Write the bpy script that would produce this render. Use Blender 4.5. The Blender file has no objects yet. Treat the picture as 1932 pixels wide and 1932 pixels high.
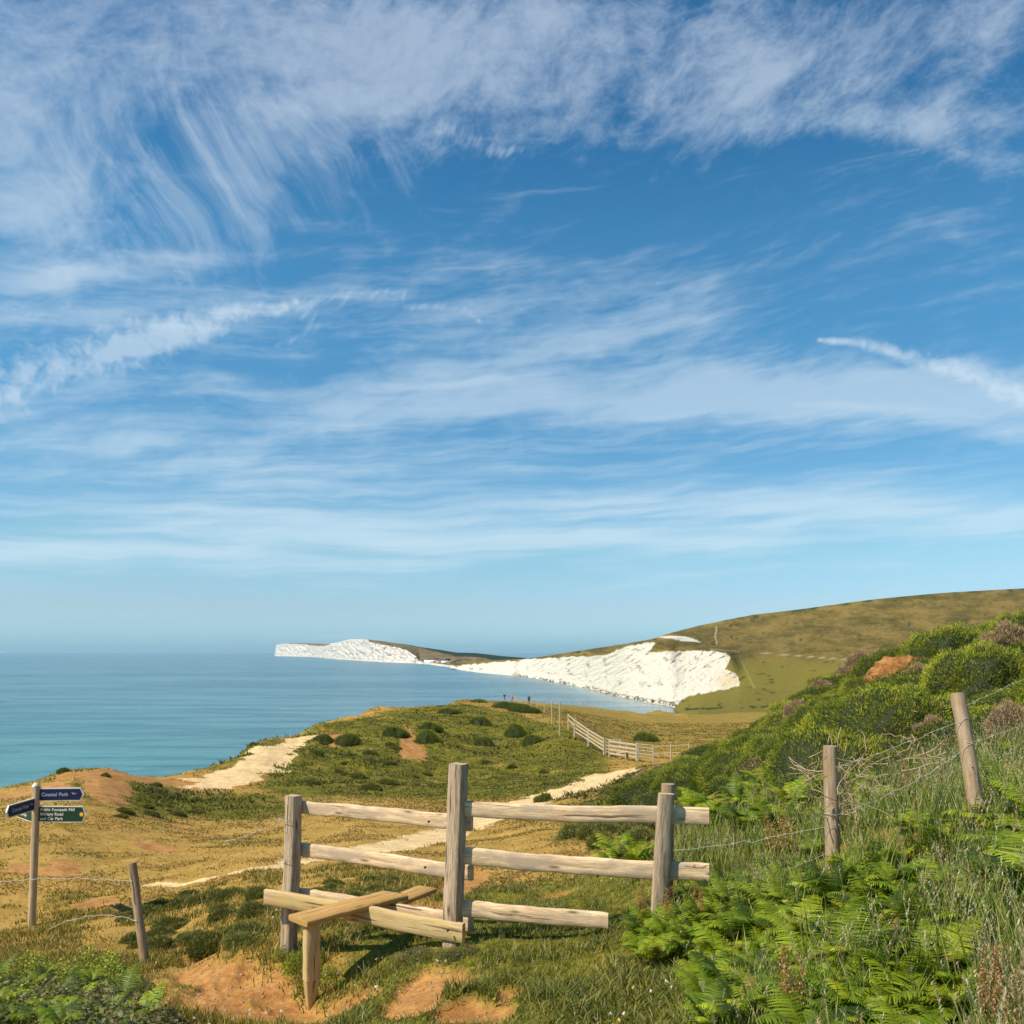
HAZE = 2.2e-5; SUN_AZ = -118.0; SUN_EL = 50.0; SKYS = .1; SKYK = 1.0; SKYT = (.50, 1.02, 1.28)
import bpy, math, random
import numpy as np
from mathutils import Vector, Matrix
random.seed(7); RS = np.random.RandomState(11)
SC = bpy.context.scene; COL = SC.collection
R = math.radians
# ---------------------------------------------------------------- camera frame (survey units of a 1932 px wide picture)
W0, F0, VH = 1932.0, 1607.0, 1231.0
PITCH = R(3.0); EYE = 1.75; SEA = EYE - 35.0
SH = (VH - 966) / F0 - math.tan(PITCH)
def hgt(v):                       # height per metre of distance for a sight line
    a = (966 - np.asarray(v, float)) / F0 + SH
    return np.tan(PITCH + np.arctan(a))
def pt(u, v, Y):                  # surveyed point: bearing, elevation, distance
    z = float(Y * hgt(v)); d = Y * math.cos(PITCH) + z * math.sin(PITCH)
    return Vector(((u - 966) / F0 * d, Y, z + EYE))
def proj(x, y, z):
    z = z - EYE
    d = y * math.cos(PITCH) + z * math.sin(PITCH); c = z * math.cos(PITCH) - y * math.sin(PITCH)
    return 966 + F0 * x / d, 966 - F0 * (c / d - SH)
cam_d = bpy.data.cameras.new('camera'); cam = bpy.data.objects.new('camera', cam_d); COL.objects.link(cam)
cam.location = (0, 0, EYE); cam.rotation_euler = (R(90) + PITCH, 0, 0)
cam_d.sensor_width = 36; cam_d.lens = 36 * F0 / W0; cam_d.shift_y = SH * F0 / W0
cam_d.clip_start = 0.05; cam_d.clip_end = 90000
SC.camera = cam
SC.view_settings.view_transform = 'Standard'; SC.view_settings.look = 'None'
SC.view_settings.exposure = 0.3; SC.view_settings.gamma = 1.0
SC.cycles.use_denoising = True; SC.cycles.use_adaptive_sampling = True; SC.cycles.adaptive_threshold = .015; SC.cycles.adaptive_min_samples = 6
SC.cycles.max_bounces = 6; SC.cycles.transparent_max_bounces = 6; SC.cycles.volume_bounces = 0
SC.cycles.diffuse_bounces = 2; SC.cycles.glossy_bounces = 2

# ---------------------------------------------------------------- small node language
class Nt:
    def __init__(s, nt): s.nt = nt
    def n(s, t, **kw):
        o = s.nt.nodes.new(t)
        for k, v in kw.items(): setattr(o, k, v)
        return o
    def put(s, sock, v):
        if isinstance(v, E): s.nt.links.new(v.s, sock)
        elif v is not None:
            if isinstance(v, (tuple, list)) and len(v) == 3 and len(sock.default_value) == 4: v = (*v, 1)
            sock.default_value = v
    def m(s, op, *a, clamp=False):
        o = s.n('ShaderNodeMath', operation=op, use_clamp=clamp)
        for i, x in enumerate(a): s.put(o.inputs[i], x)
        return E(s, o.outputs[0])
    def xyz(s, x, y, z=0.0):
        o = s.n('ShaderNodeCombineXYZ')
        for i, q in enumerate((x, y, z)): s.put(o.inputs[i], q)
        return E(s, o.outputs[0])
    def sep(s, v):
        o = s.n('ShaderNodeSeparateXYZ'); s.put(o.inputs[0], v)
        return [E(s, o.outputs[i]) for i in range(3)]
    def noise(s, vec, scale=1.0, detail=4, rough=.5, dist=0.0, col=False, typ='FBM'):
        o = s.n('ShaderNodeTexNoise'); o.noise_type = typ
        s.put(o.inputs['Vector'], vec); s.put(o.inputs['Scale'], scale); s.put(o.inputs['Detail'], detail)
        s.put(o.inputs['Roughness'], rough); s.put(o.inputs['Distortion'], dist)
        return E(s, o.outputs['Color' if col else 'Fac'])
    def vor(s, vec, scale=1.0, feature='F1', out='Distance'):
        o = s.n('ShaderNodeTexVoronoi', feature=feature)
        s.put(o.inputs['Vector'], vec); s.put(o.inputs['Scale'], scale)
        return E(s, o.outputs[out])
    def mix(s, f, a, b, mode='MIX'):
        o = s.n('ShaderNodeMix', data_type='RGBA', blend_type=mode)
        s.put(o.inputs[0], f); s.put(o.inputs[6], a); s.put(o.inputs[7], b)
        return E(s, o.outputs[2])
    def step(s, x, a, b):
        o = s.n('ShaderNodeMapRange', interpolation_type='SMOOTHSTEP')
        s.put(o.inputs[0], x); s.put(o.inputs[1], a); s.put(o.inputs[2], b)
        return E(s, o.outputs[0])
    def lin(s, x, a, b, c=0.0, d=1.0):
        o = s.n('ShaderNodeMapRange')
        for i, q in enumerate((x, a, b, c, d)): s.put(o.inputs[i], q)
        return E(s, o.outputs[0])
    def ramp(s, x, stops):
        o = s.n('ShaderNodeValToRGB'); s.put(o.inputs[0], x)
        el = o.color_ramp.elements
        while len(el) < len(stops): el.new(0.5)
        for e, (p, c) in zip(el, stops): e.position = p; e.color = (*c, 1)
        return E(s, o.outputs[0])
    def attr(s, name, out='Fac'):
        o = s.n('ShaderNodeAttribute', attribute_name=name); return E(s, o.outputs[out])
    def vm(s, op, a, b=None):
        o = s.n('ShaderNodeVectorMath', operation=op); s.put(o.inputs[0], a)
        if b is not None: s.put(o.inputs[1], b)
        return E(s, o.outputs[0])
    def pos(s): return E(s, s.n('ShaderNodeNewGeometry').outputs['Position'])
    def tc(s, k='Object'): return E(s, s.n('ShaderNodeTexCoord').outputs[k])
    def bump(s, h, strength=.5, dist=.05):
        o = s.n('ShaderNodeBump'); s.put(o.inputs['Height'], h); s.put(o.inputs['Strength'], strength); s.put(o.inputs['Distance'], dist)
        return E(s, o.outputs[0])
class E:
    def __init__(s, t, sock): s.t = t; s.s = sock
    def __add__(s, o): return s.t.m('ADD', s, o)
    __radd__ = __add__
    def __sub__(s, o): return s.t.m('SUBTRACT', s, o)
    def __rsub__(s, o): return s.t.m('SUBTRACT', o, s)
    def __mul__(s, o): return s.t.m('MULTIPLY', s, o)
    __rmul__ = __mul__
    def __truediv__(s, o): return s.t.m('DIVIDE', s, o)
def mat(name, fn, rough=.9, spec=.2, trans=None):
    m = bpy.data.materials.new(name); m.use_nodes = True; nt = m.node_tree
    b = nt.nodes['Principled BSDF']; t = Nt(nt)
    r = fn(t); r = (r,) if isinstance(r, tuple) and not isinstance(r[0], E) else r
    c, nrm, rg = (r + (None, None))[:3] if isinstance(r, tuple) else (r, None, None)
    t.put(b.inputs['Base Color'], c); t.put(b.inputs['Roughness'], rg if rg is not None else rough)
    b.inputs['Specular IOR Level'].default_value = spec
    if nrm is not None: t.put(b.inputs['Normal'], nrm)
    if trans:                     # thin leaves let part of the light through
        tr = nt.nodes.new('ShaderNodeBsdfTranslucent'); t.put(tr.inputs[0], t.mix(1.0, c, (1.0, 1.0, .55), 'MULTIPLY') if isinstance(c, E) else c)
        ms = nt.nodes.new('ShaderNodeMixShader'); ms.inputs[0].default_value = trans
        nt.links.new(b.outputs[0], ms.inputs[1]); nt.links.new(tr.outputs[0], ms.inputs[2])
        nt.links.new(ms.outputs[0], nt.nodes['Material Output'].inputs[0])
    return m
# ---------------------------------------------------------------- objects
def tag(o, label=None, cat=None, group=None, kind=None):
    if label: o['label'] = label
    if cat: o['category'] = cat
    if group: o['group'] = group
    if kind: o['kind'] = kind
    return o
def empty(name, loc, label, cat, group=None, rz=0.0):
    o = bpy.data.objects.new(name, None); COL.objects.link(o); o.location = loc; o.rotation_euler = (0, 0, rz)
    o.empty_display_size = .1
    return tag(o, label, cat, group)
def meshdata(name, V, Fc, m=None, smooth=False, attrs=None, uv=None):
    """V (n,3) array; Fc list of index arrays, one per face size, each (k, size)."""
    me = bpy.data.meshes.new(name); V = np.asarray(V, np.float32)
    if not isinstance(Fc, list): Fc = [Fc]
    Fc = [np.asarray(f, np.int32) for f in Fc if len(f)]
    me.vertices.add(len(V)); me.vertices.foreach_set('co', V.ravel())
    loops = np.concatenate([f.ravel() for f in Fc]); tot = np.concatenate([np.full(len(f), f.shape[1], np.int32) for f in Fc])
    st = np.concatenate([[0], np.cumsum(tot)[:-1]]).astype(np.int32)
    me.loops.add(len(loops)); me.loops.foreach_set('vertex_index', loops)
    me.polygons.add(len(tot)); me.polygons.foreach_set('loop_start', st); me.polygons.foreach_set('loop_total', tot)
    if smooth: me.polygons.foreach_set('use_smooth', np.ones(len(tot), bool))
    if attrs:
        for k, a in attrs.items():
            a = np.asarray(a, np.float32)
            if a.ndim == 2:
                at = me.attributes.new(k, 'FLOAT_COLOR', 'POINT'); at.data.foreach_set('color', np.c_[a, np.ones(len(a))].astype(np.float32).ravel())
            else:
                at = me.attributes.new(k, 'FLOAT', 'POINT'); at.data.foreach_set('value', a)
    if uv is not None:
        l = me.uv_layers.new(name='UVMap'); l.data.foreach_set('uv', np.asarray(uv, np.float32)[loops].ravel())
    if m: me.materials.append(m)
    me.update(calc_edges=True); me.validate(); return me
def link(name, me, parent=None, loc=None):
    o = bpy.data.objects.new(name, me); COL.objects.link(o)
    if parent: o.parent = parent
    if loc is not None: o.location = loc
    return o
# ---------------------------------------------------------------- numpy noise
def vnoise(x, y, seed=0):
    xi = np.floor(x).astype(np.int64); yi = np.floor(y).astype(np.int64); fx = x - xi; fy = y - yi
    fx = fx * fx * (3 - 2 * fx); fy = fy * fy * (3 - 2 * fy)
    def h(a, b):
        n = (a * 374761393 + b * 668265263 + seed * 1442695041) & 0xffffffff
        n = ((n ^ (n >> 13)) * 1274126177) & 0xffffffff
        return ((n ^ (n >> 16)) & 0xffff) / 65535.0
    return (h(xi, yi) * (1 - fx) + h(xi + 1, yi) * fx) * (1 - fy) + (h(xi, yi + 1) * (1 - fx) + h(xi + 1, yi + 1) * fx) * fy
def fbm(x, y, oct=4, seed=0, gain=.5):
    s = 0; a = 1; t = 0
    for i in range(oct): s = s + a * vnoise(x * 2 ** i + 17.3 * i, y * 2 ** i - 9.1 * i, seed + i); t += a; a *= gain
    return s / t
def sm(x, a, b):
    t = np.clip((x - a) / (b - a), 0, 1); return t * t * (3 - 2 * t)
# ---------------------------------------------------------------- near land: height surveyed column by column (bearing u; distance, elevation v)
Z = lambda v: v
COLS = {
 -500: [(2,2150),(3.5,2120),(5,1960),(8.5,1820),(13,1720),(20,1630),(28,1550),(34,1530),(42,1530),(50,1850),(65,2096)],
 0: [(2,2500),(3.5,2120),(5,1960),(8.5,1815),(11,1752),(13,1710),(18,1610),(25,1525),(32,1487),(38,1497),(48,1850),(65,2096)],
 60: [(2,2550),(3.5,2110),(5,1955),(8.5,1815),(11,1750),(13,1705),(18,1605),(25,1520),(33,1475),(39,1487),(48,1800),(65,2096)],
 130: [(2,2550),(3.5,2090),(5,1950),(8,1822),(11,1740),(13,1700),(18,1605),(26,1505),(36,1452),(41,1465),(50,1750),(68,2058)],
 200: [(2,2550),(3.5,2070),(5,1945),(8,1820),(11,1735),(14,1680),(20,1590),(28,1495),(38,1447),(43,1460),(53,1750),(72,2012)],
 350: [(2,2600),(3.5,2070),(5,1940),(6,1880),(8,1812),(12,1700),(18,1620),(25,1565),(34,1512),(42,1472),(46,1454),(52,1466),(66,1750),(90,1856)],
 480: [(2,2650),(3.5,2130),(5,1955),(6,1888),(7,1795),(9,1725),(12,1660),(18,1608),(24,1572),(32,1528),(40,1488),(48,1443),(55,1410),(62,1388),(68,1396),(82,1600),(105,1763)],
 600: [(2,2700),(3.5,2150),(4.4,2010),(5.2,1948),(5.9,1912),(6.3,1865),(6.9,1778),(8,1722),(10,1680),(13,1638),(20,1588),(30,1532),(40,1497),(50,1455),(60,1410),(72,1376),(82,1362),(92,1368),(110,1500),(135,1645)],
 700: [(2,2700),(3.5,2080),(4.4,1955),(5.2,1895),(6,1842),(6.6,1788),(8,1718),(10,1670),(13,1630),(20,1582),(30,1528),(40,1500),(50,1466),(64,1405),(78,1362),(100,1337),(112,1340),(130,1470),(160,1580)],
 850: [(2,2600),(3.5,2050),(4.4,1936),(5,1858),(5.6,1812),(6.2,1775),(7,1738),(8,1706),(10,1665),(13,1630),(20,1583),(30,1530),(42,1498),(52,1470),(65,1420),(82,1365),(100,1334),(125,1322),(145,1324),(170,1400),(200,1512)],
 930: [(2,2600),(3.5,2040),(4.4,1930),(5.2,1845),(6,1782),(7,1735),(8,1702),(10,1660),(13,1625),(20,1575),(30,1526),(42,1492),(54,1458),(68,1412),(85,1365),(105,1336),(135,1322),(175,1323),(200,1326),(230,1474)],
 1000: [(2,2600),(3.5,2040),(4.4,1925),(5.2,1838),(6,1778),(7,1728),(8,1692),(10,1650),(13,1610),(20,1560),(30,1520),(42,1487),(54,1455),(66,1418),(80,1378),(98,1350),(115,1338),(140,1329),(178,1325),(225,1327),(260,1447)],
 1070: [(2,2600),(3.5,2030),(4.4,1915),(5.2,1828),(6,1768),(7,1716),(8,1680),(10,1638),(13,1600),(20,1548),(30,1512),(42,1478),(52,1458),(62,1425),(69,1392),(75,1368),(90,1357),(115,1347),(160,1338),(210,1332),(240,1335),(285,1428)],
 1140: [(2,2600),(3.5,2020),(4.4,1905),(5.2,1815),(6,1755),(7,1700),(8,1662),(10,1618),(13,1582),(20,1535),(30,1498),(42,1472),(54,1450),(64,1425),(70,1414),(80,1395),(100,1380),(140,1358),(200,1341),(240,1340),(262,1352),(300,1418)],
 1200: [(2,2600),(3.5,2010),(4.4,1895),(5.2,1800),(6,1732),(7,1680),(8,1642),(10,1598),(13,1560),(20,1515),(30,1475),(42,1458),(54,1446),(62,1436),(72,1420),(88,1402),(115,1382),(160,1358),(220,1344),(245,1345),(270,1356),(320,1405)],
 1270: [(2,2600),(3.5,1990),(4.4,1870),(5.2,1765),(6,1692),(7,1640),(8,1602),(10,1560),(13,1527),(20,1480),(30,1462),(40,1446),(50,1440),(62,1440),(80,1410),(110,1387),(160,1360),(230,1348),(262,1350),(285,1359),(330,1402)],
 1370: [(2,2550),(3.5,1960),(4.4,1835),(5.2,1740),(6,1680),(8,1595),(10,1540),(13,1492),(20,1455),(28,1425),(34,1416),(45,1404),(60,1418),(80,1405),(110,1386),(160,1361),(240,1349),(300,1344),(335,1356)],
 1480: [(2,2500),(3.5,1940),(4.4,1800),(5.2,1710),(6,1650),(8,1555),(10,1495),(13,1440),(20,1392),(28,1368),(35,1366),(50,1380),(70,1388),(100,1375),(160,1357),(240,1348),(300,1343),(335,1355)],
 1580: [(2,2450),(3.5,1900),(4.4,1745),(5.2,1655),(6,1602),(8,1515),(10,1458),(13,1405),(20,1335),(28,1306),(35,1304),(50,1330),(80,1370),(150,1360),(240,1347),(300,1342),(335,1354)],
 1740: [(2,2400),(3.5,1870),(4.4,1700),(5.2,1610),(6,1560),(8,1475),(10,1415),(13,1352),(17,1295),(22,1256),(28,1242),(40,1262),(70,1320),(150,1350),(240,1346),(300,1341),(335,1353)],
 1932: [(2,2300),(3.2,1850),(4.4,1660),(5.5,1550),(6.5,1485),(8,1420),(12,1318),(18,1232),(26,1192),(35,1196),(60,1240),(150,1335),(240,1343),(300,1339),(335,1351)],
 2500: [(2,2300),(3.2,1790),(4.4,1610),(5.5,1500),(6.5,1430),(8,1355),(12,1245),(18,1160),(26,1110),(35,1115),(60,1190),(150,1320),(240,1340),(300,1339),(335,1351)],
}
uc = np.array(sorted(COLS)); NL, LA, LB = 560, math.log(1.6), math.log(335)
Lg = np.linspace(LA, LB, NL)
tab = np.zeros((len(uc), NL))
for i, u in enumerate(uc):
    c = COLS[u]; L = np.log([p[0] for p in c]); v = np.array([float(p[1]) for p in c]); h = hgt(v)
    tab[i] = np.interp(Lg, L, h)
    over = Lg > L[-1]; tab[i][over] = -(35.0 + 3) / np.exp(Lg[over]) if u < 1300 else np.interp(L[-1], L, h)
    lo = Lg < L[0]; tab[i][lo] = h[0] * math.exp(L[0]) / np.exp(Lg[lo])
def smooth1(a, axis, w):
    k = np.exp(-np.linspace(-2, 2, 2 * w + 1) ** 2); k /= k.sum()
    p = [(0, 0)] * a.ndim; p[axis] = (w, w); b = np.pad(a, p, mode='edge')
    return sum(k[i] * np.take(b, range(i, i + a.shape[axis]), axis) for i in range(2 * w + 1))
ug = np.concatenate([np.arange(-1500, -20, 20), np.arange(-20, 1960, 3.0), np.arange(1960, 3400, 20)])
hs = np.zeros((len(ug), NL))
for j in range(NL): hs[:, j] = np.interp(ug, uc, tab[:, j])
hs = smooth1(hs, 1, 5)
mid = (ug > -20) & (ug < 1960); t_ = hs[mid]; hs[mid] = smooth1(t_, 0, 14)
kg = (ug - 966) / F0
KG, LG = np.meshgrid(kg, Lg, indexing='ij'); YG = np.exp(LG); XG = KG * YG; HG = hs * YG + EYE
UG = np.repeat(ug[:, None], NL, 1)
# relief: hummocks, tussocks and the broken cliff edge
rough = sm(YG, 3, 9)
hum = np.exp(-((UG - 700) / 420) ** 2) * sm(YG, 34, 48)
HG += (fbm(XG / 9, YG / 9, 4, 3) - .5) * .8 * sm(YG, 22, 60) * (1 - sm(YG, 200, 300)) * (.5 + .8 * hum)
HG += (fbm(XG / 2.4, YG / 2.4, 4, 9) - .5) * (.10 + .55 * sm(YG, 25, 60) * (.3 + hum) * (1 - .5 * sm(YG, 80, 110))) * rough
HG += (fbm(XG / .5, YG / .5, 4, 21) - .5) * .10
face = np.clip((-10 - (HG)) / 8, 0, 1) * (UG < 1300)
HG += face * (fbm(XG / 6, HG / 3, 4, 31) - .5) * 5
def ulerp(u, L):
    fi = np.interp(u, ug, np.arange(len(ug))); fj = np.clip((L - LA) / (LB - LA) * (NL - 1), 0, NL - 1.001)
    i = np.minimum(fi.astype(int), len(ug) - 2); j = fj.astype(int); a = fi - i; b = fj - j
    return (HG[i, j] * (1 - a) + HG[i + 1, j] * a) * (1 - b) + (HG[i, j + 1] * (1 - a) + HG[i + 1, j + 1] * a) * b
def ground(x, y):
    x = np.asarray(x, float); y = np.asarray(y, float)
    return ulerp(966 + F0 * x / y, np.log(y))
def hit(u, v, lo=2.0, hi=320.0):          # first place where the sight line (u, v) meets the land
    Ls = np.linspace(math.log(lo), math.log(hi), 1500); Y = np.exp(Ls); g = ulerp(np.full(1500, float(u)), Ls) - EYE
    s = hgt(v) * Y; k = np.nonzero(s <= g)[0]
    if len(k) == 0: k = [int(np.argmin(s - g))]
    Yh = Y[k[0]]; z = g[k[0]]; return Vector(((u - 966) / F0 * Yh, Yh, z + EYE))
def onland(x, y, dz=0.0): return Vector((x, y, float(ground(x, y)) + dz))
def seg_dist(px, py, pts, ws):
    best = np.full(px.shape, 1e9)
    for (a, b, wa, wb) in zip(pts[:-1], pts[1:], ws[:-1], ws[1:]):
        dx, dy = b[0] - a[0], b[1] - a[1]; t = np.clip(((px - a[0]) * dx + (py - a[1]) * dy) / (dx * dx + dy * dy + 1e-9), 0, 1)
        d = np.hypot(px - a[0] - t * dx, py - a[1] - t * dy) / (wa + (wb - wa) * t); best = np.minimum(best, d)
    return best
def route(uvw): P = [hit(u, v) for u, v, w in uvw]; return P, [w for _, _, w in uvw]
PATH1 = route([(1165,1455,.9),(1120,1475,1.5),(1060,1495,1.6),(1000,1512,1.3),(930,1538,1.05),(850,1568,.85),(760,1592,.68),(680,1606,.6),(600,1618,.46),(520,1634,.38),(430,1650,.32),(300,1668,.22)])
PATH2 = route([(600,1386,.4),(560,1398,.75),(510,1424,1.2),(460,1452,1.6),(425,1470,1.5),(395,1484,1.1)])
PATH3 = route([(440,1462,1.9),(400,1480,1.9),(365,1488,1.8),(330,1476,1.6),(260,1466,1.4),(170,1462,1.2)])
PATH4 = route([(10,1705,.35),(90,1700,.3),(190,1690,.3),(330,1672,.3)])
def blob(X, Y, u, v, ru, rl):             # soft patch of ground round a surveyed spot, ru in bearing units, rl as a fraction of distance
    p = hit(u, v); k0, L0 = p[0] / p[1], math.log(p[1])
    return np.exp(-(((X / Y - k0) * F0 / ru) ** 2 + ((np.log(Y) - L0) / rl) ** 2))
def zones(X, Y):
    n1 = fbm(X / 1.1, Y / 1.1, 4, 50); n2 = fbm(X / .35, Y / .35, 3, 60); n3 = fbm(X / 4, Y / 4, 4, 70)
    def pth(P, soft=.35): d = seg_dist(X, Y, *P); return 1 - sm(d + (n1 - .5) * 1.5 + (n2 - .5) * .7, 1 - soft, 1 + soft)
    path = np.maximum.reduce([pth(PATH1), pth(PATH2), .28 * pth(PATH4)])
    dirt = np.maximum(pth(PATH3), 0)
    U = 966 + F0 * X / Y
    bs = 0
    for a in [(450,1850,110,.09),(395,1830,70,.08),(820,1850,95,.09),(780,1885,80,.06),(870,1905,60,.05),(450,1835,85,.10),(520,1860,60,.08),(400,1800,60,.06),(400,1880,90,.06),(470,1900,80,.05),(200,1705,50,.05),(130,1640,40,.06),(300,1600,50,.04),(60,1640,40,.04),(350,1560,40,.03),(800,1712,80,.09),(850,1680,50,.10),(895,1650,28,.12),(880,1610,30,.08),(1055,1680,55,.04),(1060,1645,50,.03),(955,1870,30,.03),
              (560,1900,60,.05),(640,1905,80,.05),(930,1905,45,.05),(700,1880,40,.03),(340,1905,60,.04),(210,1480,60,.2),(100,1490,60,.12),(40,1500,30,.06),(772,1402,20,.16),(790,1425,18,.08),(1695,1262,45,.22),(1250,1448,45,.05),(630,1395,30,.06)]:
        bs = np.maximum(bs, blob(X, Y, *a))
    dirt = np.maximum(dirt, sm(bs + (n2 - .5) * .55 + (n1 - .5) * .6, .38, .62))
    green = 0
    for a in [(700,1455,330,.28),(400,1520,200,.16),(230,1500,110,.14),(950,1420,180,.25),(560,1440,130,.2),(1050,1400,60,.15)]: green = np.maximum(green, blob(X, Y, *a))
    near = (1 - sm(Y, 7.5, 11)) * sm(U, 300, 900)
    duneg = sm(Y, 33, 42) * sm(U, 430, 560) * (1 - sm(U, 1090, 1200)) * (1 - .75 * sm(Y / np.interp(U, [480, 600, 700, 850, 1000, 1100], [58, 74, 90, 112, 95, 70]), .9, 1.05))
    sideg = sm(Y, 10, 16) * (1 - sm(Y, 45, 60)) * sm(X - np.interp(Y, [8, 20, 35, 50], [.3, 1.0, 3.5, 7.0]), -.3, .8)
    olive = .28 * sm(fbm(X / 3.5, Y / 3.5, 3, 88), .45, .62)
    green = np.clip(np.maximum.reduce([green * 1.1, duneg, sideg * .8, olive, near * .85, sm(U, 1150, 1300) * (1 - sm(Y, 45, 60)), .45 * sm(Y, 60, 80) * sm(U, 900, 1050)]), 0, 1)
    return path, np.clip(dirt, 0, 1), green, n3
pa, di, gr, n3 = zones(XG, YG)
HG -= .05 * pa + .06 * di * (YG < 12)
bank = blob(XG, YG, 430, 1850, 120, .07)
HG += bank * (fbm(XG / .25, YG / .25, 4, 77) - .5) * .22
edge = ((HG < -9) & (UG < 1300)) | (HG < -12) & (UG < 1250) & (YG < 200)
cl = np.clip((-HG - 8.5) / 2, 0, 1) * (UG < 900)
def gridfaces(a, b):
    i, j = np.meshgrid(np.arange(a - 1), np.arange(b - 1), indexing='ij'); q = (i * b + j).ravel()
    return np.c_[q, q + b, q + b + 1, q + 1]
# ---------------------------------------------------------------- ground material and sheet
def m_ground(t):
    p = t.pos(); pa, di, gr, cl = (t.attr(k) for k in ('path', 'dirt', 'green', 'cliff'))
    a = t.noise(p, .35, 5, .6); b = t.noise(p, 2.2, 6, .65); c = t.noise(p, 14, 5, .7); d = t.noise(p, 60, 3, .7)
    dry = t.mix(t.step(b * .5 + c * .5, .36, .66), (.29, .17, .032), (.52, .315, .085))
    dry = t.mix(t.step(a, .44, .66), dry, (.46, .27, .07))
    dry = t.mix(t.step(t.noise(p, .9, 5, .65), .5, .68), dry, (.29, .18, .032))
    grn = t.mix(t.step(b * .4 + c * .6, .36, .64), (.055, .060, .008), (.24, .20, .024))
    grn = t.mix(t.step(t.noise(p, .55, 5, .6), .54, .7), grn, (.27, .19, .04))
    col = t.mix(t.step(gr + (b - .5) * 1.3 + (a - .5) * .6, .3, .62), dry, grn)
    dirt = t.mix(t.step(b * .5 + c * .5, .35, .65), (.30, .125, .034), (.56, .29, .095))
    dirt = t.mix(t.step(d, .62, .72), dirt, (.55, .42, .26))
    col = t.mix(di, col, dirt)
    sand = t.mix(t.step(c * .6 + b * .4, .38, .62), (.58, .38, .16), (.84, .61, .33))
    col = t.mix(t.step(pa + (c - .5) * .7, .3, .6), col, sand)
    rock = t.mix(t.step(b, .35, .65), (.2, .1, .04), (.42, .25, .1)); col = t.mix(cl, col, rock)
    return col, t.bump(b * .5 + c * .35 + d * .15, .55, .12)
M_ground = mat('ground', m_ground, .95, .1)
keep = np.ones(UG.size, bool)
V = np.c_[XG.ravel(), YG.ravel(), HG.ravel()]
link('ground', meshdata('ground', V, gridfaces(len(ug), NL), M_ground, True, dict(path=pa.ravel(), dirt=di.ravel(), green=gr.ravel(), cliff=cl.ravel())))['kind'] = 'structure'

# ---------------------------------------------------------------- far land: lofts over surveyed columns
def loft(cols, us, sub):
    uc = sorted(cols); n = len(cols[uc[0]]); Yc = np.array([[q[0] for q in cols[u]] for u in uc], float); Vc = np.array([[q[1] for q in cols[u]] for u in uc], float)
    Yu = np.array([np.interp(us, uc, Yc[:, i]) for i in range(n)]).T; Vu = np.array([np.interp(us, uc, Vc[:, i]) for i in range(n)]).T
    if n == 7 and us[1] - us[0] > 1: Yu[:, 2:] = smooth1(Yu[:, 2:], 0, 18); Vu[:, 2:] = smooth1(Vu[:, 2:], 0, 12)
    for i in range(n - 1):
        s = np.arange(sub[i]) / sub[i]
        seg = (Yu[:, i, None] * (1 - s) + Yu[:, i + 1, None] * s, Vu[:, i, None] * (1 - s) + Vu[:, i + 1, None] * s, np.broadcast_to(i + s, (len(us), sub[i])))
        if i == 0: Y, V, T = [[q] for q in seg]
        else: Y.append(seg[0]); V.append(seg[1]); T.append(seg[2])
    Y = np.concatenate(Y, 1); V = np.concatenate(V, 1); T = np.concatenate(T, 1); U = np.repeat(us[:, None], Y.shape[1], 1)
    return U, V, Y, T
def inpoly(U, V, P):
    r = np.zeros(U.shape, bool); n = len(P)
    for i in range(n):
        (x1, y1), (x2, y2) = P[i], P[(i + 1) % n]
        if y1 == y2: continue
        c = ((y1 > V) != (y2 > V)) & (U < (x2 - x1) * (V - y1) / (y2 - y1) + x1); r ^= c
    return r
sea = lambda v: 35.0 * F0 / (v - VH)       # distance at which a sight line meets the sea
def c7(u, base, ytop, vtop, ybench, vbench, ysky, vsky):   # shore, foot, cliff top, bench, skyline, back
    Y = sea(base); return [(Y - 12, base + 2.2), (Y, base), (Y + 6, base - 1.5), (Y + ytop, vtop), (Y + ybench, vbench), (ysky, vsky), (ysky * 1.5, max(VH + 6, vsky + 4))]
NEAR = {
 856: c7(856, 1262.5, 60, 1257, 300, 1251, 2500, 1249), 906: c7(906, 1269, 70, 1252.5, 200, 1250, 2300, 1247.5), 950: c7(950, 1273, 70, 1249, 160, 1246.5, 2000, 1245.0),
 993: c7(993, 1277, 70, 1244.5, 140, 1243.5, 1750, 1243.0), 1029: c7(1029, 1283, 70, 1241.5, 130, 1240, 1600, 1238), 1059: c7(1059, 1288, 65, 1239.5, 130, 1236, 1500, 1232.8),
 1097: c7(1097, 1296, 62, 1238, 125, 1232, 1420, 1227), 1141: c7(1141, 1307.5, 58, 1235.5, 115, 1229, 1350, 1220.5), 1179: c7(1179, 1317, 60, 1221, 120, 1218.5, 1300, 1214.8),
 1234: c7(1234, 1326, 75, 1214, 130, 1209.5, 1250, 1205), 1250: c7(1250, 1329, 80, 1219, 140, 1207, 1240, 1198.5), 1268: c7(1268, 1332, 82, 1225, 150, 1206, 1230, 1193.5),
}
def r7(foot, top, bench, ysky, vsky, fy=430, ty=520, by=640): return [(285, 1352), (335, 1343), (fy, foot), (ty, top), (by, bench), (ysky, vsky), (ysky * 1.5, max(VH + 6, vsky + 4))]
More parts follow.
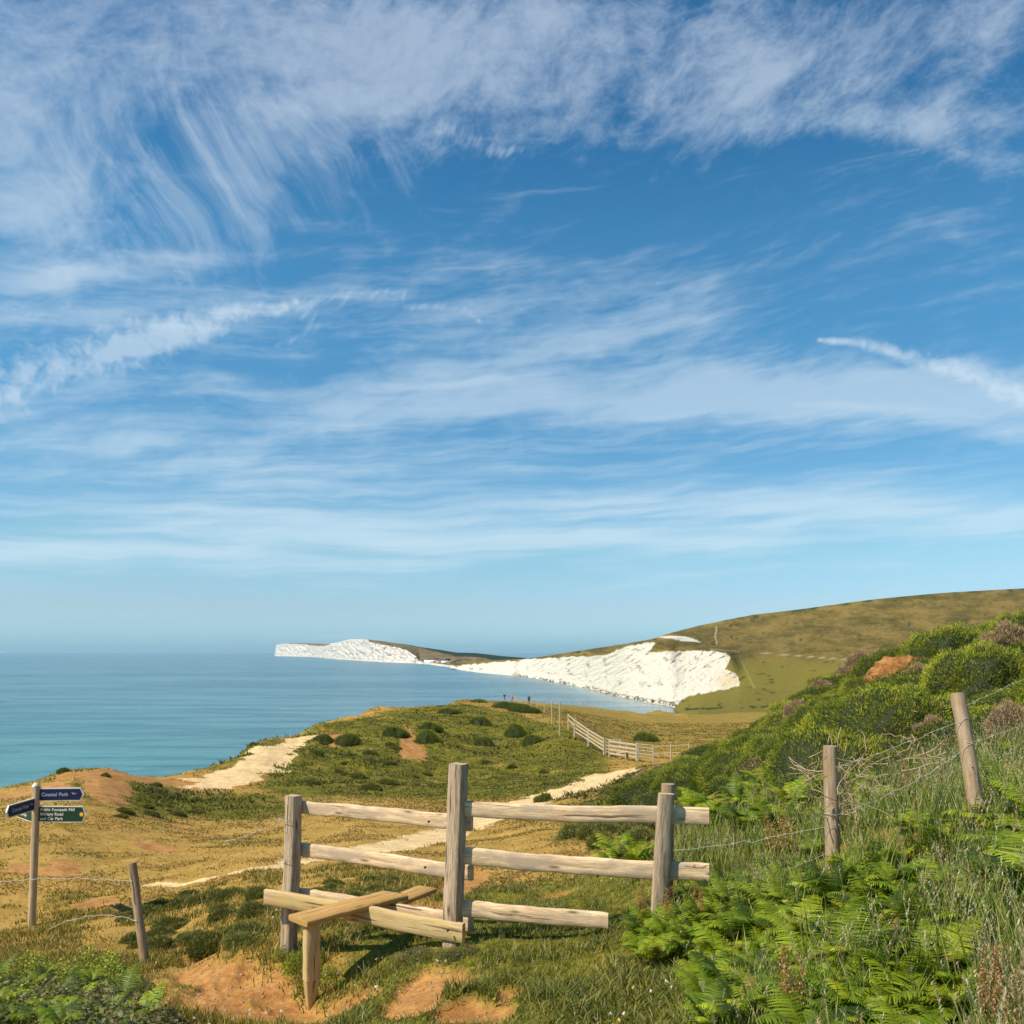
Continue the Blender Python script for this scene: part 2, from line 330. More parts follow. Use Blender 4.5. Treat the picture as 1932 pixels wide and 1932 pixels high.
NEAR.update({1280: [(285, 1354), (400, 1348), (560, 1330), (650, 1228), (760, 1203), (1220, 1190.5), (1900, VH + 6)], 1316: r7(1311, 1228, 1206, 1200, 1181, 565, 640, 760), 1343: r7(1304.5, 1228, 1208, 1190, 1175.5, 560, 630, 760),
 1376: r7(1299, 1236, 1214, 1180, 1168.5, 555, 610, 740), 1396: r7(1292, 1268, 1222, 1175, 1164.5, 550, 590, 740), 1440: r7(1300, 1262, 1225, 1170, 1157.5, 520, 600, 740), 1500: r7(1305, 1262, 1225, 1170, 1151, 500, 600, 740),
 1650: r7(1300, 1255, 1215, 1180, 1130.5), 1780: r7(1295, 1245, 1200, 1200, 1118.5), 1932: r7(1290, 1235, 1190, 1220, 1110), 2600: r7(1285, 1225, 1160, 1250, 1080)})
us = np.concatenate([np.arange(850, 1420, 1.5), np.arange(1420, 2600, 5)])
U, Vv, Y, T = loft(NEAR, us, [3, 26, 46, 14, 34, 8])
chalk_poly = [(840,1264),(850,1256),(906,1252.5),(993,1244.5),(1059,1239.5),(1141,1236),(1179,1221.5),(1222,1212),(1236,1213),(1232,1221),(1220,1231),(1261,1229),(1300,1227),(1343,1228.5),(1370,1233),(1378,1240),(1374,1252),(1367,1262),(1386,1270),(1393,1282),(1396,1294),(1370,1300),(1343,1305),(1318,1309),(1294,1316),(1280,1325),(1270,1335),(1234,1329),(1180,1320),(1097,1299),(1029,1286),(950,1276)]
jx = (fbm(U / 9, Vv / 9, 3, 5) - .5) * 7; jy = (fbm(U / 7, Vv / 7, 3, 6) - .5) * 5
chalk = inpoly(U + jx, Vv + jy, chalk_poly).astype(float)
scar = inpoly(U + jx, Vv + jy * .5, [(1243,1203),(1252,1200),(1290,1200),(1318,1207),(1322,1211),(1290,1211),(1262,1205)]).astype(float)
cc = smooth1(smooth1(chalk, 0, 2), 1, 1)
lean = (U * .62 + Vv * 1.0)               # strata dip down to the left
gul = 1 - np.abs(2 * fbm(lean / 9.0, (Vv - U * .45) / 26, 5, 15, .6) - 1); gul2 = fbm(lean / 3.2, (Vv - U * .5) / 18, 4, 25)
Yd = Y + cc * ((gul - .75) * 8 + (gul2 - .5) * 7) * np.clip(Y / 900, .6, 1.6) * sm(T, 2.0, 2.35)
V2 = Vv + (1 - cc) * (fbm(U / 26, T * 2.3, 4, 8) - .5) * 3.0 * sm(T, 2.2, 3) * (1 - sm(T, 4.6, 4.9)) + cc * (gul2 - .5) * 3.5 * sm(T, 2.6, 3.2) * 0
H = hgt(V2) * Y + EYE
X = (U - 966) / F0 * Yd
trail = np.maximum(np.exp(-((U - 1350.5 - 1.2 * np.sin(Vv / 4)) / 1.3) ** 2) * (Vv > 1182) * (Vv < 1216), np.exp(-((Vv - (1222 + (U - 1300) * .075)) / .8) ** 2) * (U > 1340) * (U < 1600) * .8)
trail = np.maximum(trail, .35 * np.exp(-((U - 1395 - (Vv - 1240) * .45) / 1.2) ** 2) * (Vv > 1236) * (Vv < 1300))
hedge = sm(fbm(U / 12, Vv / 6, 4, 44) + np.exp(-((Vv - (1337 - (U - 1330) * .03)) / 2.0) ** 2) * .3 * (U > 1290) + .17 * sm(T, 4.85, 4.99), .70, .80)
def m_far(t):
    uv = E(t, t.n('ShaderNodeUVMap').outputs[0]); x, y, z = t.sep(uv); p = t.pos()
    ln = x * .62 + y; al = y - x * .5
    s1 = t.noise(t.xyz(ln * .30, al * .10), 1, 6, .78, .6); s2 = t.noise(t.xyz(ln * .7, al * .34), 1, 5, .78, .8); s3 = t.noise(uv, .06, 4, .6)
    ch = t.mix(t.step(s2, .3, .6), (.50, .44, .355), (.76, .69, .57))
    ch = t.mix(t.step(s1 + (s3 - .5) * 1.2, .60, .70) * .7, ch, (.24, .18, .10))
    ch = t.mix(t.attr('warm'), ch, (.62, .46, .26))
    g1 = t.noise(t.xyz(x * .014, y * .05), 1, 6, .7); g2 = t.noise(t.xyz(x * .12, y * .3), 1, 5, .7)
    gr = t.mix(t.step(g1 * .7 + g2 * .3, .40, .60), (.105, .082, .020), (.26, .175, .045))
    gr = t.mix(t.attr('low'), gr, t.mix(g2, (.15, .135, .022), (.27, .205, .04)))
    gr = t.mix(t.attr('hedge'), gr, (.05, .06, .015)); gr = t.mix(t.attr('trail') * .6, gr, (.62, .53, .36))
    c = t.mix(t.attr('chalk'), gr, ch)
    return c, t.bump(s2 * .6 + s1 * .4, .5, 6.0)
M_far = mat('chalk_and_grass', m_far, .95, .08)
low = sm(Vv, 1228, 1262) * (U > 1200)
warm = np.exp(-(((U - 1375) / 22) ** 2 + ((Vv - 1285) / 18) ** 2)) * .8
Vt = np.c_[X.ravel(), Yd.ravel(), H.ravel()]; UVt = np.c_[U.ravel(), Vv.ravel()]
link('chalk_cliff', meshdata('chalk_cliff', Vt, gridfaces(*U.shape), M_far, True, dict(chalk=np.maximum(chalk, scar).ravel(), trail=trail.ravel(), hedge=hedge.ravel(), low=low.ravel(), warm=warm.ravel()), UVt))['kind'] = 'structure'
# distant headland
def h7(base, vtop, vhill, ysky, vsky, dy=90):
    Y = sea(base); return [(Y - 30, base + .6), (Y, base), (Y + 15, base - .7), (Y + dy, vtop), (Y + dy + 200, vhill), (max(ysky, Y + dy + 500), vsky), (max(ysky, Y + dy + 500) * 1.2, max(VH + 5, vsky + 3))]
FAR = {519: h7(1237.3, 1236.8, 1236.5, 8700, 1236.2, 60), 521: h7(1237.4, 1217, 1216.8, 8700, 1216), 530: h7(1237.6, 1215.2, 1215, 8300, 1214.8), 545: h7(1238, 1215, 1214.5, 7900, 1213.8), 580: h7(1238.8, 1216.2, 1215.3, 7000, 1213.6), 618: h7(1242, 1218, 1217, 5900, 1215), 638: h7(1243.5, 1212.5, 1212.3, 5500, 1212),
 660: h7(1244.8, 1206.4, 1206.2, 5000, 1206), 690: h7(1247, 1207.5, 1206.9, 4600, 1206), 723: h7(1249, 1216, 1214.5, 4300, 1210), 748: h7(1250, 1221, 1219, 4100, 1213.5), 768: h7(1250.8, 1228, 1225, 3900, 1216), 786: h7(1251.6, 1238, 1236, 3800, 1219.5), 792: h7(1252, 1249, 1244, 3700, 1220.5), 830: h7(1256.5, 1253, 1249, 3500, 1226),
 861: h7(1261, 1257, 1252, 3300, 1231), 898: h7(1266, 1260, 1254, 3200, 1232), 948: h7(1270, 1263, 1256, 3100, 1238), 990: h7(1274, 1266, 1258, 3000, 1241), 1010: h7(1277, 1268, 1260, 3000, 1246)}
us = np.arange(518, 1010, .8); U, Vv, Y, T = loft(FAR, us, [2, 3, 34, 6, 26, 4])
Y = np.where(T >= 5, Y, Y)
fpoly = [(518,1240),(519,1220),(528,1214),(580,1214.5),(612,1217),(640,1209),(662,1204),(690,1204),(698,1212),(723,1217),(748,1221),(768,1227),(782,1236),(789,1242),(789,1247),(835,1253),(873,1259),(900,1262),(900,1275),(800,1258)]
jx = (fbm(U / 8, Vv / 8, 3, 5) - .5) * 5; jy = (fbm(U / 6, Vv / 6, 3, 6) - .5) * 4
chalk = inpoly(U + jx, Vv + jy, fpoly).astype(float); gf = inpoly(U, Vv + jy * .3, [(545,1215),(550,1212),(600,1212),(625,1216),(612,1218.6),(585,1218),(576,1215.6)]); chalk[gf] = 0
cc = smooth1(chalk, 0, 2); gul = 1 - np.abs(2 * fbm((U - Vv * .2) / 9, Vv / 16, 4, 15) - 1); gul2 = fbm((U - Vv * .8) / 5, Vv / 7, 4, 95)
Yd = Y + cc * ((gul - .75) * 40 + (gul2 - .5) * 80) * sm(T, 2, 2.3) * (1 - sm(T, 2.75, 3.1)) * (Vv < 1250)
H = hgt(Vv) * Y + EYE; X = (U - 966) / F0 * Yd
wood = inpoly(U, Vv + (fbm(U / 4, Vv * 0, 3, 99) - .5) * 2.5, [(700,1200),(768,1217),(800,1224),(830,1231),(860,1237.5),(905,1240),(930,1245),(985,1247.5),(1010,1248),(1010,1225)]).astype(float)
def m_far2(t):
    uv = E(t, t.n('ShaderNodeUVMap').outputs[0]); x, y, z = t.sep(uv)
    s1 = t.noise(uv, .17, 6, .72, .6); s2 = t.noise(t.xyz(x * .6 - y * .3, y * .25), 1, 5, .65)
    ch = t.mix(t.step(s2, .35, .6), (.50, .43, .38), (.72, .67, .61)); ch = t.mix(t.step(s1, .53, .63) * .62, ch, (.24, .20, .15))
    g = t.mix(t.step(t.noise(t.xyz(x * .05, y * .25), 1, 5, .6), .4, .62), (.15, .105, .04), (.24, .165, .07))
    g = t.mix(t.attr('wood'), g, (.022, .04, .02)); return t.mix(t.attr('chalk'), g, ch), t.bump(s1, .5, 15.0)
M_far2 = mat('distant_chalk', m_far2, .95, .08)
link('headland', meshdata('headland', np.c_[X.ravel(), Yd.ravel(), H.ravel()], gridfaces(*U.shape), M_far2, True, dict(chalk=chalk.ravel(), wood=wood.ravel()), np.c_[U.ravel(), Vv.ravel()]))['kind'] = 'structure'
FARU, FARV, FARY = U, Vv, Y

# ---------------------------------------------------------------- sea
def m_sea(t):
    p = t.pos(); x, y, z = t.sep(p)
    big = t.noise(t.xyz(x * .0012, y * .006), 1, 4, .55, .4); med = t.noise(t.xyz(x * .010, y * .045), 1, 5, .6, .3)
    w1 = t.noise(t.xyz(x * .05, y * .13), 1, 6, .66, .5); w2 = t.noise(t.xyz(x * .35, y * .8), 1, 4, .65)
    c = t.mix(t.step(med * .55 + big * .45, .43, .58), (.035, .12, .155), (.10, .215, .245)); c = t.mix(t.attr('shallow'), c, t.mix(t.step(w1 * .5 + med * .5, .4, .6), (.012, .16, .15), (.05, .29, .26)))
    c = t.mix(t.attr('milk') * t.lin(med, .3, .7, .5, 1.0), c, (.46, .54, .54))
    foam = t.step(t.attr('foam') + (w1 - .5) * 1.2, .55, .8); c = t.mix(foam, c, (.8, .82, .8))
    return c, t.bump(w1 * .7 + w2 * .15 + med * 1.6, .9, 2.6), t.lin(foam, 0, 1, .20, .8)
M_sea = mat('sea_water', m_sea, .2, .5)
# a fan of rings so that the shore, the bay and the horizon all have enough points
ds = np.concatenate([np.linspace(40, 1500, 160), np.geomspace(1520, 42000, 60)]); th = np.linspace(-1.25, 1.25, 320)
TH, DS = np.meshgrid(th, ds, indexing='ij'); X = np.sin(TH) * DS; Y = np.cos(TH) * DS
u_, v_ = 966 + F0 * X / Y, VH + F0 * 35 / Y
shore_u = [-500, 60, 200, 480, 700, 850, 906, 988, 1029, 1097, 1138, 1179, 1234, 1269, 1300]; shore_v = [1900, 1900, 1900, 1700, 1500, 1262, 1269, 1276, 1283, 1296, 1307, 1317, 1326, 1332, 1336]
bayv = np.interp(u_, shore_u, shore_v)
Yshore = 35 * F0 / np.maximum(bayv - VH, 1); dist = (Yshore - Y) * (u_ > 840) * 1.0
milk = np.exp(-np.clip(dist, 0, None) / 110) * (dist > -80) * sm(u_, 950, 1150) * .8
foam = np.exp(-np.clip(dist, 0, None) / 9) * (dist > -40) * (u_ > 860) * .85 + .62 * np.exp(-((dist - 40) / 9) ** 2) * sm(u_, 1080, 1230) + .55 * np.exp(-((dist - 78) / 8) ** 2) * sm(u_, 1130, 1240)
shal = np.exp(-((Y - 40) / 330)) * sm(-u_, -900, -200) * 1.0
link('sea', meshdata('sea', np.c_[X.ravel(), Y.ravel(), np.full(X.size, SEA)], gridfaces(*X.shape), M_sea, True, dict(milk=milk.ravel(), foam=foam.ravel(), shallow=np.clip(shal, 0, 1).ravel())))['kind'] = 'structure'

# ---------------------------------------------------------------- haze
bm_v = np.array([(x, y, z) for x in (-44000, 44000) for y in (-3000, 44000) for z in (SEA - 6, 330)], float)
m = bpy.data.materials.new('haze'); m.use_nodes = True; nt = m.node_tree; nt.nodes.clear()
vo = nt.nodes.new('ShaderNodeVolumePrincipled'); out = nt.nodes.new('ShaderNodeOutputMaterial'); nt.links.new(vo.outputs[0], out.inputs[1])
vo.inputs['Color'].default_value = (.56, .84, 1.0, 1); vo.inputs['Density'].default_value = HAZE; vo.inputs['Anisotropy'].default_value = .1
tag(link('haze', meshdata('haze', bm_v, [[(0, 1, 3, 2), (4, 6, 7, 5), (0, 4, 5, 1), (2, 3, 7, 6), (0, 2, 6, 4), (1, 5, 7, 3)]], m)), kind='stuff')

# ================================================================ planting
def m_leaf(name, trans=.35, rough=.6, spec=.25):
    def f(t): return t.attr('tint', 'Color')
    return mat(name, f, rough, spec, trans)
M_blade = m_leaf('grass_blades', .35); M_leaf = m_leaf('leaves', .38, .5, .35); M_needle = m_leaf('gorse_needles', .2, .65); M_dry = m_leaf('dry_stems', .15, .85, .1)
def cmix(n, cols, wts, jit=.22, rs=RS):
    c = np.array(cols)[rs.choice(len(cols), n, p=np.array(wts) / sum(wts))]; return c * (1 + rs.uniform(-jit, jit, (n, 1))) * (1 + rs.uniform(-.07, .07, (n, 3)))
def blades(P, h, w, lean, cols, seg=2, headc=None, rs=RS):
    """strips: P (n,3) roots, h heights, w widths, lean fraction; returns V, F list, colours."""
    n = len(P); a = rs.uniform(0, 2 * np.pi, n); b = rs.uniform(0, 2 * np.pi, n)
    sx, sy = np.cos(a) * w / 2, np.sin(a) * w / 2; lx, ly = np.cos(b) * h * lean, np.sin(b) * h * lean
    rows = []; cs = []
    for i in range(seg + 1):
        f = i / seg; wf = (1 - f) ** .6 if headc is None else 1
        c = P + np.c_[lx * f * f, ly * f * f, h * f * (1 - .25 * lean * f)]
        if i < seg:
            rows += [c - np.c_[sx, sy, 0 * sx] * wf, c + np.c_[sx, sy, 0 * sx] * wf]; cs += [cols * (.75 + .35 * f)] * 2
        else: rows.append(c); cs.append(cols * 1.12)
    k = 2 * seg + 1; V = np.stack(rows, 1).reshape(-1, 3); C = np.stack(cs, 1).reshape(-1, 3); o = (np.arange(n) * k)[:, None]
    Q = [o + np.array([[2 * i, 2 * i + 1, 2 * i + 3, 2 * i + 2]]) for i in range(seg - 1)]
    T = o + np.array([[2 * seg - 2, 2 * seg - 1, 2 * seg]])
    return V, ([np.concatenate(Q)] if Q else []) + [T], C
def merge(parts):
    V, C, F, o = [], [], {}, 0
    for v, f, c in parts:
        V.append(v); C.append(c)
        for q in f: F.setdefault(q.shape[1], []).append(q + o)
        o += len(v)
    return np.concatenate(V), [np.concatenate(q) for q in F.values()], np.concatenate(C)
def build(name, parts, m, parent=None, smooth=False):
    V, F, C = merge(parts); return link(name, meshdata(name, V, F, m, smooth, dict(tint=C)), parent)
def scatter(n, u0, u1, y0, y1, acc=None, rs=RS, pw=1.0):
    """random land points, even per bearing and per log distance (denser where the land is near)."""
    u = rs.uniform(u0, u1, n); L = rs.uniform(math.log(y0), math.log(y1), n); y = np.exp(L); x = (u - 966) / F0 * y
    if acc is not None: k = rs.uniform(0, 1, n) < acc(u, y, x); x, y = x[k], y[k]
    return np.c_[x, y, ground(x, y)]
def glook(arr, x, y):
    fi = np.interp(966 + F0 * x / y, ug, np.arange(len(ug))).round().astype(int); fj = np.clip((np.log(y) - LA) / (LB - LA) * (NL - 1), 0, NL - 1).round().astype(int); return arr[fi, fj]
bare = np.clip(pa + di, 0, 1)
G_short = [(.14,.165,.020), (.26,.27,.04), (.38,.33,.08), (.50,.40,.15), (.09,.12,.02)]
G_dry = [(.52,.34,.12), (.44,.28,.08), (.33,.24,.05), (.60,.43,.19), (.25,.19,.04)]
G_tall = [(.15,.23,.025), (.25,.33,.045), (.36,.38,.09), (.50,.43,.18), (.09,.15,.018)]
# trodden turf round the stile
def acc_turf(u, y, x): return (1 - glook(bare, x, y)) * np.clip(.35 + 1.3 * (fbm(x / .4, y / .4, 3, 120) - .25), 0, 1) * (1 - .55 * sm(u + (y - 4) * 0, 1330, 1500))
P = scatter(120000, -60, 1500, 3.2, 9.5, acc_turf); n = len(P); hh = RS.uniform(.014, .048, n) * (.7 + .9 * vnoise(P[:, 0] * 2.2, P[:, 1] * 2.2, 4))
left = sm(-(966 + F0 * P[:, 0] / P[:, 1]), -560, -200)[:, None]
c = cmix(n, G_short, [3, 4, 3, 1.4, 2]) * (1 - left) + cmix(n, G_dry, [2, 2, 3, 1, 3]) * left
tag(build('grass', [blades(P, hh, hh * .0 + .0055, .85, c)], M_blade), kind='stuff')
# wiry grass across the dune, with size growing slowly with distance as tussocks merge
def acc_mid(u, y, x):
    g = glook(gr, x, y); b = glook(bare, x, y); cl_ = fbm(x / 1.3, y / 1.3, 3, 130)
    return (1 - b) * np.clip((cl_ - .42) * 5 + g * .7, .04, 1)
P = scatter(330000, -60, 1500, 9, 150, acc_mid); P = P[P[:, 2] > -14]; n = len(P); y = P[:, 1]
hh = (.020 + .0010 * y) * RS.uniform(.4, 1.6, n); ww = .005 + .0013 * y
g = np.clip(glook(gr, P[:, 0], y) * 1.2 + (fbm(P[:, 0] / 2.3, y / 2.3, 3, 140) - .5) * 1.2, 0, 1)[:, None]
c = cmix(n, G_dry, [3, 3, 3, 1, 2]) * (1 - g) + cmix(n, [(.075,.095,.012), (.15,.165,.022), (.24,.215,.045), (.045,.065,.012), (.3,.22,.06)], [3, 4, 2, 2, 1]) * g
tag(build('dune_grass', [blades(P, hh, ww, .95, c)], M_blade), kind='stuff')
# heath tufts in front of and below the stile bank, left
def acc_left(u, y, x): return np.clip((fbm(x / .55, y / .55, 3, 150) - .40) * 6, 0, 1) * (1 - .9 * glook(bare, x, y)) * (1 - sm(u, 560, 760) * sm(-y, -6.8, -5.8))
P = scatter(60000, -60, 860, 5.2, 14, acc_left); n = len(P); hh = RS.uniform(.03, .10, n) * (.6 + .8 * vnoise(P[:, 0] * 1.5, P[:, 1] * 1.5, 14))
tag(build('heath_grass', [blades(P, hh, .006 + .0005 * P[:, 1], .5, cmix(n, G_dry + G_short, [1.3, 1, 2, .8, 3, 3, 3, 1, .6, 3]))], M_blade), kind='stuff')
# tall seeding grass on the bank at the right
def acc_tall(u, y, x):
    return (1 - .88 * sm(u, 1290, 1370) * (1 - sm(u, 1740, 1840)) * (1 - sm(y, 4.9, 5.4)) * (fbm(x / .5, y / .5, 2, 161) > .36)) * sm(u + 18 * (y - 4) , 1240, 1420) * np.clip(.35 + (fbm(x / .8, y / .8, 3, 160) - .40) * 4, 0, 1)
P = scatter(34000, 1180, 2080, 2.6, 9.5, acc_tall); n = len(P); tall = .6 + .8 * vnoise(P[:, 0] * .9, P[:, 1] * .9, 24)
hh = RS.uniform(.11, .33, n) * tall * (.45 + .55 * sm(966 + F0 * P[:, 0] / P[:, 1], 1260, 1480)); c = cmix(n, G_tall, [4, 4, 3, 1.6, 4])
parts = [blades(P, hh, .0065 + .0006 * P[:, 1], .28, c, 3)]
k = RS.choice(n, 3400, replace=False); k = k[(P[k, 1] > 5.0) | (966 + F0 * P[k, 0] / P[k, 1] > 1740) | (RS.uniform(0, 1, len(k)) < .35)]; Q = P[k]; h2 = RS.uniform(.22, .46, len(k)) * tall[k] * (.5 + .5 * sm(966 + F0 * Q[:, 0] / Q[:, 1], 1300, 1500)); cs = cmix(len(k), [(.56,.46,.25), (.44,.40,.18), (.48,.30,.18), (.62,.54,.34)], [3, 3, 1.2, 2])
st_ = np.random.RandomState(5); parts.append(blades(Q, h2, .0035, .22, cs * .8, 3, rs=st_))
st_ = np.random.RandomState(5); a = st_.uniform(0, 2 * np.pi, len(k)); b = st_.uniform(0, 2 * np.pi, len(k))
for f in np.linspace(.72, 1.0, 9):        # seed heads: short flecks up the top of each stem
    c0 = Q + np.c_[np.cos(b) * h2 * .22 * f * f, np.sin(b) * h2 * .22 * f * f, h2 * f * (1 - .055 * f)]
    parts.append(blades(c0, np.full(len(k), .016), .0055, .7, cs, 2))
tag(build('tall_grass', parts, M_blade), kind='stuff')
# longer weedy tufts in the turf
def acc_tuft(u, y, x): return (1 - glook(bare, x, y)) * np.clip((fbm(x / .33, y / .33, 3, 190) - .52) * 9, 0, 1)
P = scatter(46000, 560, 1460, 3.3, 9, acc_tuft); n = len(P); hh = RS.uniform(.035, .10, n) * (.5 + .9 * vnoise(P[:, 0] * 3, P[:, 1] * 3, 44))
tag(build('turf_tufts', [blades(P, hh, .007, .65, cmix(n, G_short + [(.12,.15,.06), (.44,.36,.17)], [3, 3, 2, 1.2, 3, 2, 1]))], M_blade), kind='stuff')
# scrubby heather and bramble over the dune face
def acc_scrub(u, y, x):
    m = 0
    for a in [(640,1440,200,.22),(330,1505,150,.14),(900,1410,120,.2),(560,1465,120,.14),(1080,1500,110,.25)]: m = np.maximum(m, blob(x, y, *a))
    return m * np.clip((fbm(x / 2.2, y / 2.2, 4, 180) - .44) * 7, 0, 1) * (1 - glook(bare, x, y))
P = scatter(90000, 100, 1250, 14, 95, acc_scrub); n = len(P); y = P[:, 1]; sc_ = RS.uniform(.5, 1.5, n) * (.4 + 1.2 * vnoise(P[:, 0] / 1.7, y / 1.7, 184))
dk = (fbm(P[:, 0] / 3, y / 3, 3, 185) > .5)[:, None]
c = np.where(dk, cmix(n, [(.055,.07,.014), (.09,.10,.02), (.13,.10,.045), (.17,.15,.035)], [3, 3, 2, 1.5]), cmix(n, [(.13,.15,.018), (.20,.20,.028), (.09,.11,.014), (.26,.20,.06)], [3, 3, 2, 1.5]))
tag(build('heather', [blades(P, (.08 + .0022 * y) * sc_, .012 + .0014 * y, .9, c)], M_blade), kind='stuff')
# small flowers in the turf
P = scatter(520, 300, 1600, 4, 9, lambda u, y, x: (fbm(x / .7, y / .7, 3, 170) > .52) * 1.0); n = len(P); P[:, 2] += RS.uniform(.03, .09, n)
c = np.array([(.85,.84,.78), (.75,.45,.55), (.85,.70,.10)])[RS.choice(3, n, p=[.6, .25, .15])]
tag(build('wildflowers', [blades(P, np.full(n, .016), .018, .9, c), blades(P, np.full(n, .014), .018, .9, c)], M_leaf), kind='stuff')

# ---------------------------------------------------------------- plants one by one; each kind has a few grown forms that repeats share
def fern_mesh(seed, nf=7, L=.62, spread=1.0, ccol=((.14,.21,.008), (.25,.32,.012), (.36,.41,.018), (.06,.10,.008), (.18,.25,.01), (.28,.34,.015), (.38,.29,.06))):
    rs = np.random.RandomState(seed); parts = []
    for k in range(nf):
        az0 = 2 * np.pi * k / nf + rs.uniform(-.4, .4); ln = L * rs.uniform(.7, 1.15); el0 = rs.uniform(.85, 1.25); droop = rs.uniform(1.0, 1.9) * spread
        d = np.array([math.cos(az0), math.sin(az0), 0]); s = np.array([-math.sin(az0), math.cos(az0), 0]); col = np.array(ccol[rs.randint(len(ccol) - 1) if rs.rand() > .05 else -1]) * rs.uniform(.8, 1.25)
        N = 25; pts = [np.zeros(3)]; e = el0; tang = []
        for i in range(N):
            t_ = d * math.cos(e) + np.array([0, 0, math.sin(e)]); tang.append(t_); pts.append(pts[-1] + t_ * ln / N); e -= droop / N * (1.4 * i / N + .3)
        pts = np.array(pts[:-1]); tang = np.array(tang); nrm = np.cross(tang, s)
        Vv_, Ff, Cc, o = [], [], [], 0
        w = .003
        for i in range(0, N - 1, 4):      # midrib
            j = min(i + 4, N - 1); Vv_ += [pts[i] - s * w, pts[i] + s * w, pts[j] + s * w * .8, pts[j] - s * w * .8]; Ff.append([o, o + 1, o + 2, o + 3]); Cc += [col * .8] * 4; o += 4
        for i in range(4, N):             # side leaflets with toothed edges
            f = (i - 4) / (N - 4); pl = ln * .40 * (1 - f) ** .8 * min(1, .6 + f * 3.5) + .006
            for sg in (-1, 1):
                dirp = s * sg * .93 + tang[i] * rs.uniform(.25, .45) - nrm[i] * rs.uniform(.02, .28); dirp /= np.linalg.norm(dirp); across = np.cross(dirp, nrm[i]); across /= np.linalg.norm(across)
                m = max(3, int(pl / .013)); wid = min(.0145, pl * .2); sh = rs.uniform(.8, 1.3); prev = None; dp = rs.uniform(.05, .3)
                for q in range(2 * m + 1):
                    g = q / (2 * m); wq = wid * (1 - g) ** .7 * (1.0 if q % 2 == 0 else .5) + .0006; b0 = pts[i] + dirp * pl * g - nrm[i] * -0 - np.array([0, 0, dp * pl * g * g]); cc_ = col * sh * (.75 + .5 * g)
                    Vv_ += [b0 - across * wq, b0 + across * wq]; Cc += [cc_, cc_]
                    if q: Ff.append([o - 2, o - 1, o + 1, o])
                    o += 2
        A = np.array(Ff); tri = A[A[:, 2] == A[:, 3]][:, :3]; quad = A[A[:, 2] != A[:, 3]]
        parts.append((np.array(Vv_), [quad, tri], np.array(Cc)))
    V, F, C = merge(parts); return meshdata('bracken_fern', V, F, M_leaf, False, dict(tint=C))
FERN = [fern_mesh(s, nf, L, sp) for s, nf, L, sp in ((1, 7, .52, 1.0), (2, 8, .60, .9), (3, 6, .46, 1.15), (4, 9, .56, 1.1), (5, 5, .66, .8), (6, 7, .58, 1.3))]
def gorse_mesh(seed, rx, ry, rz, n, cols, wts, top=None, spike=.05, name='gorse_bush', body=(.030,.040,.010)):
    """wind clipped cushion: a lumpy body closely set with short needles."""
    rs = np.random.RandomState(seed); NU, NV = 40, 18; th = np.linspace(0, 2 * np.pi, NU, endpoint=False); ph = np.linspace(-.25, np.pi / 2, NV)
    T, Pp = np.meshgrid(th, ph, indexing='ij')
    def rad(T, Pp): x, y = np.cos(T) * np.cos(Pp), np.sin(T) * np.cos(Pp); return 1 + (fbm(x * 1.6 + seed * 7.1, y * 1.6 + np.sin(Pp) * 1.3, 4, seed) - .5) * .75 + (fbm(x * 5 + seed, y * 5 + np.sin(Pp) * 4, 3, seed + 3) - .5) * .28
    def surf(T, Pp, k=1.0): r = rad(T, Pp) * k; return np.stack([rx * r * np.cos(T) * np.cos(Pp), ry * r * np.sin(T) * np.cos(Pp), rz * r * np.sin(Pp)], -1)
    V = surf(T, Pp, .93).reshape(-1, 3); i, j = np.meshgrid(np.arange(NU), np.arange(NV - 1), indexing='ij'); i2 = (i + 1) % NU
    F = np.c_[(i * NV + j).ravel(), (i2 * NV + j).ravel(), (i2 * NV + j + 1).ravel(), (i * NV + j + 1).ravel()]
    parts = [(V, [F], np.tile(np.array(body), (len(V), 1)))]
    T = rs.uniform(0, 2 * np.pi, n); Pp = np.arcsin(rs.uniform(-.12, 1, n)); p = surf(T, Pp, rs.uniform(.88, 1.04, (n)))
    nn = np.stack([np.cos(T) * np.cos(Pp) / rx, np.sin(T) * np.cos(Pp) / ry, np.sin(Pp) / rz], 1); nn /= np.linalg.norm(nn, axis=1)[:, None]
    d = nn + rs.normal(0, .42, (n, 3)) + np.array([0, 0, .25]); d /= np.linalg.norm(d, axis=1)[:, None]; ln = spike * rs.uniform(.5, 1.5, n); s = np.cross(d, rs.normal(0, 1, (n, 3))); s /= np.linalg.norm(s, axis=1)[:, None]
    w = spike * .13; clump = fbm(p[:, 0] * 3.2 + seed, p[:, 1] * 3.2 + p[:, 2] * 2, 3, seed + 9)
    cA = cmix(n, cols, wts, .25, rs)
    if top is not None: k = (clump > .56)[:, None]; cA = np.where(k, cmix(n, top, [1] * len(top), .25, rs), cA)
    v = np.stack([p - s * w, p + s * w, p + d * ln[:, None]], 1).reshape(-1, 3); f = np.arange(3 * n).reshape(-1, 3); c = np.repeat(cA, 3, 0); c[2::3] *= 1.25
    parts.append((v, [f], c)); V, F, C = merge(parts); return meshdata(name, V, F, M_needle, False, dict(tint=C))
GG = [(.09,.115,.014), (.155,.185,.018), (.235,.25,.026), (.05,.066,.012)]; GY = [(.32,.325,.026), (.40,.385,.036)]; GB = [(.42,.27,.13), (.30,.18,.08), (.55,.40,.24), (.16,.10,.045)]
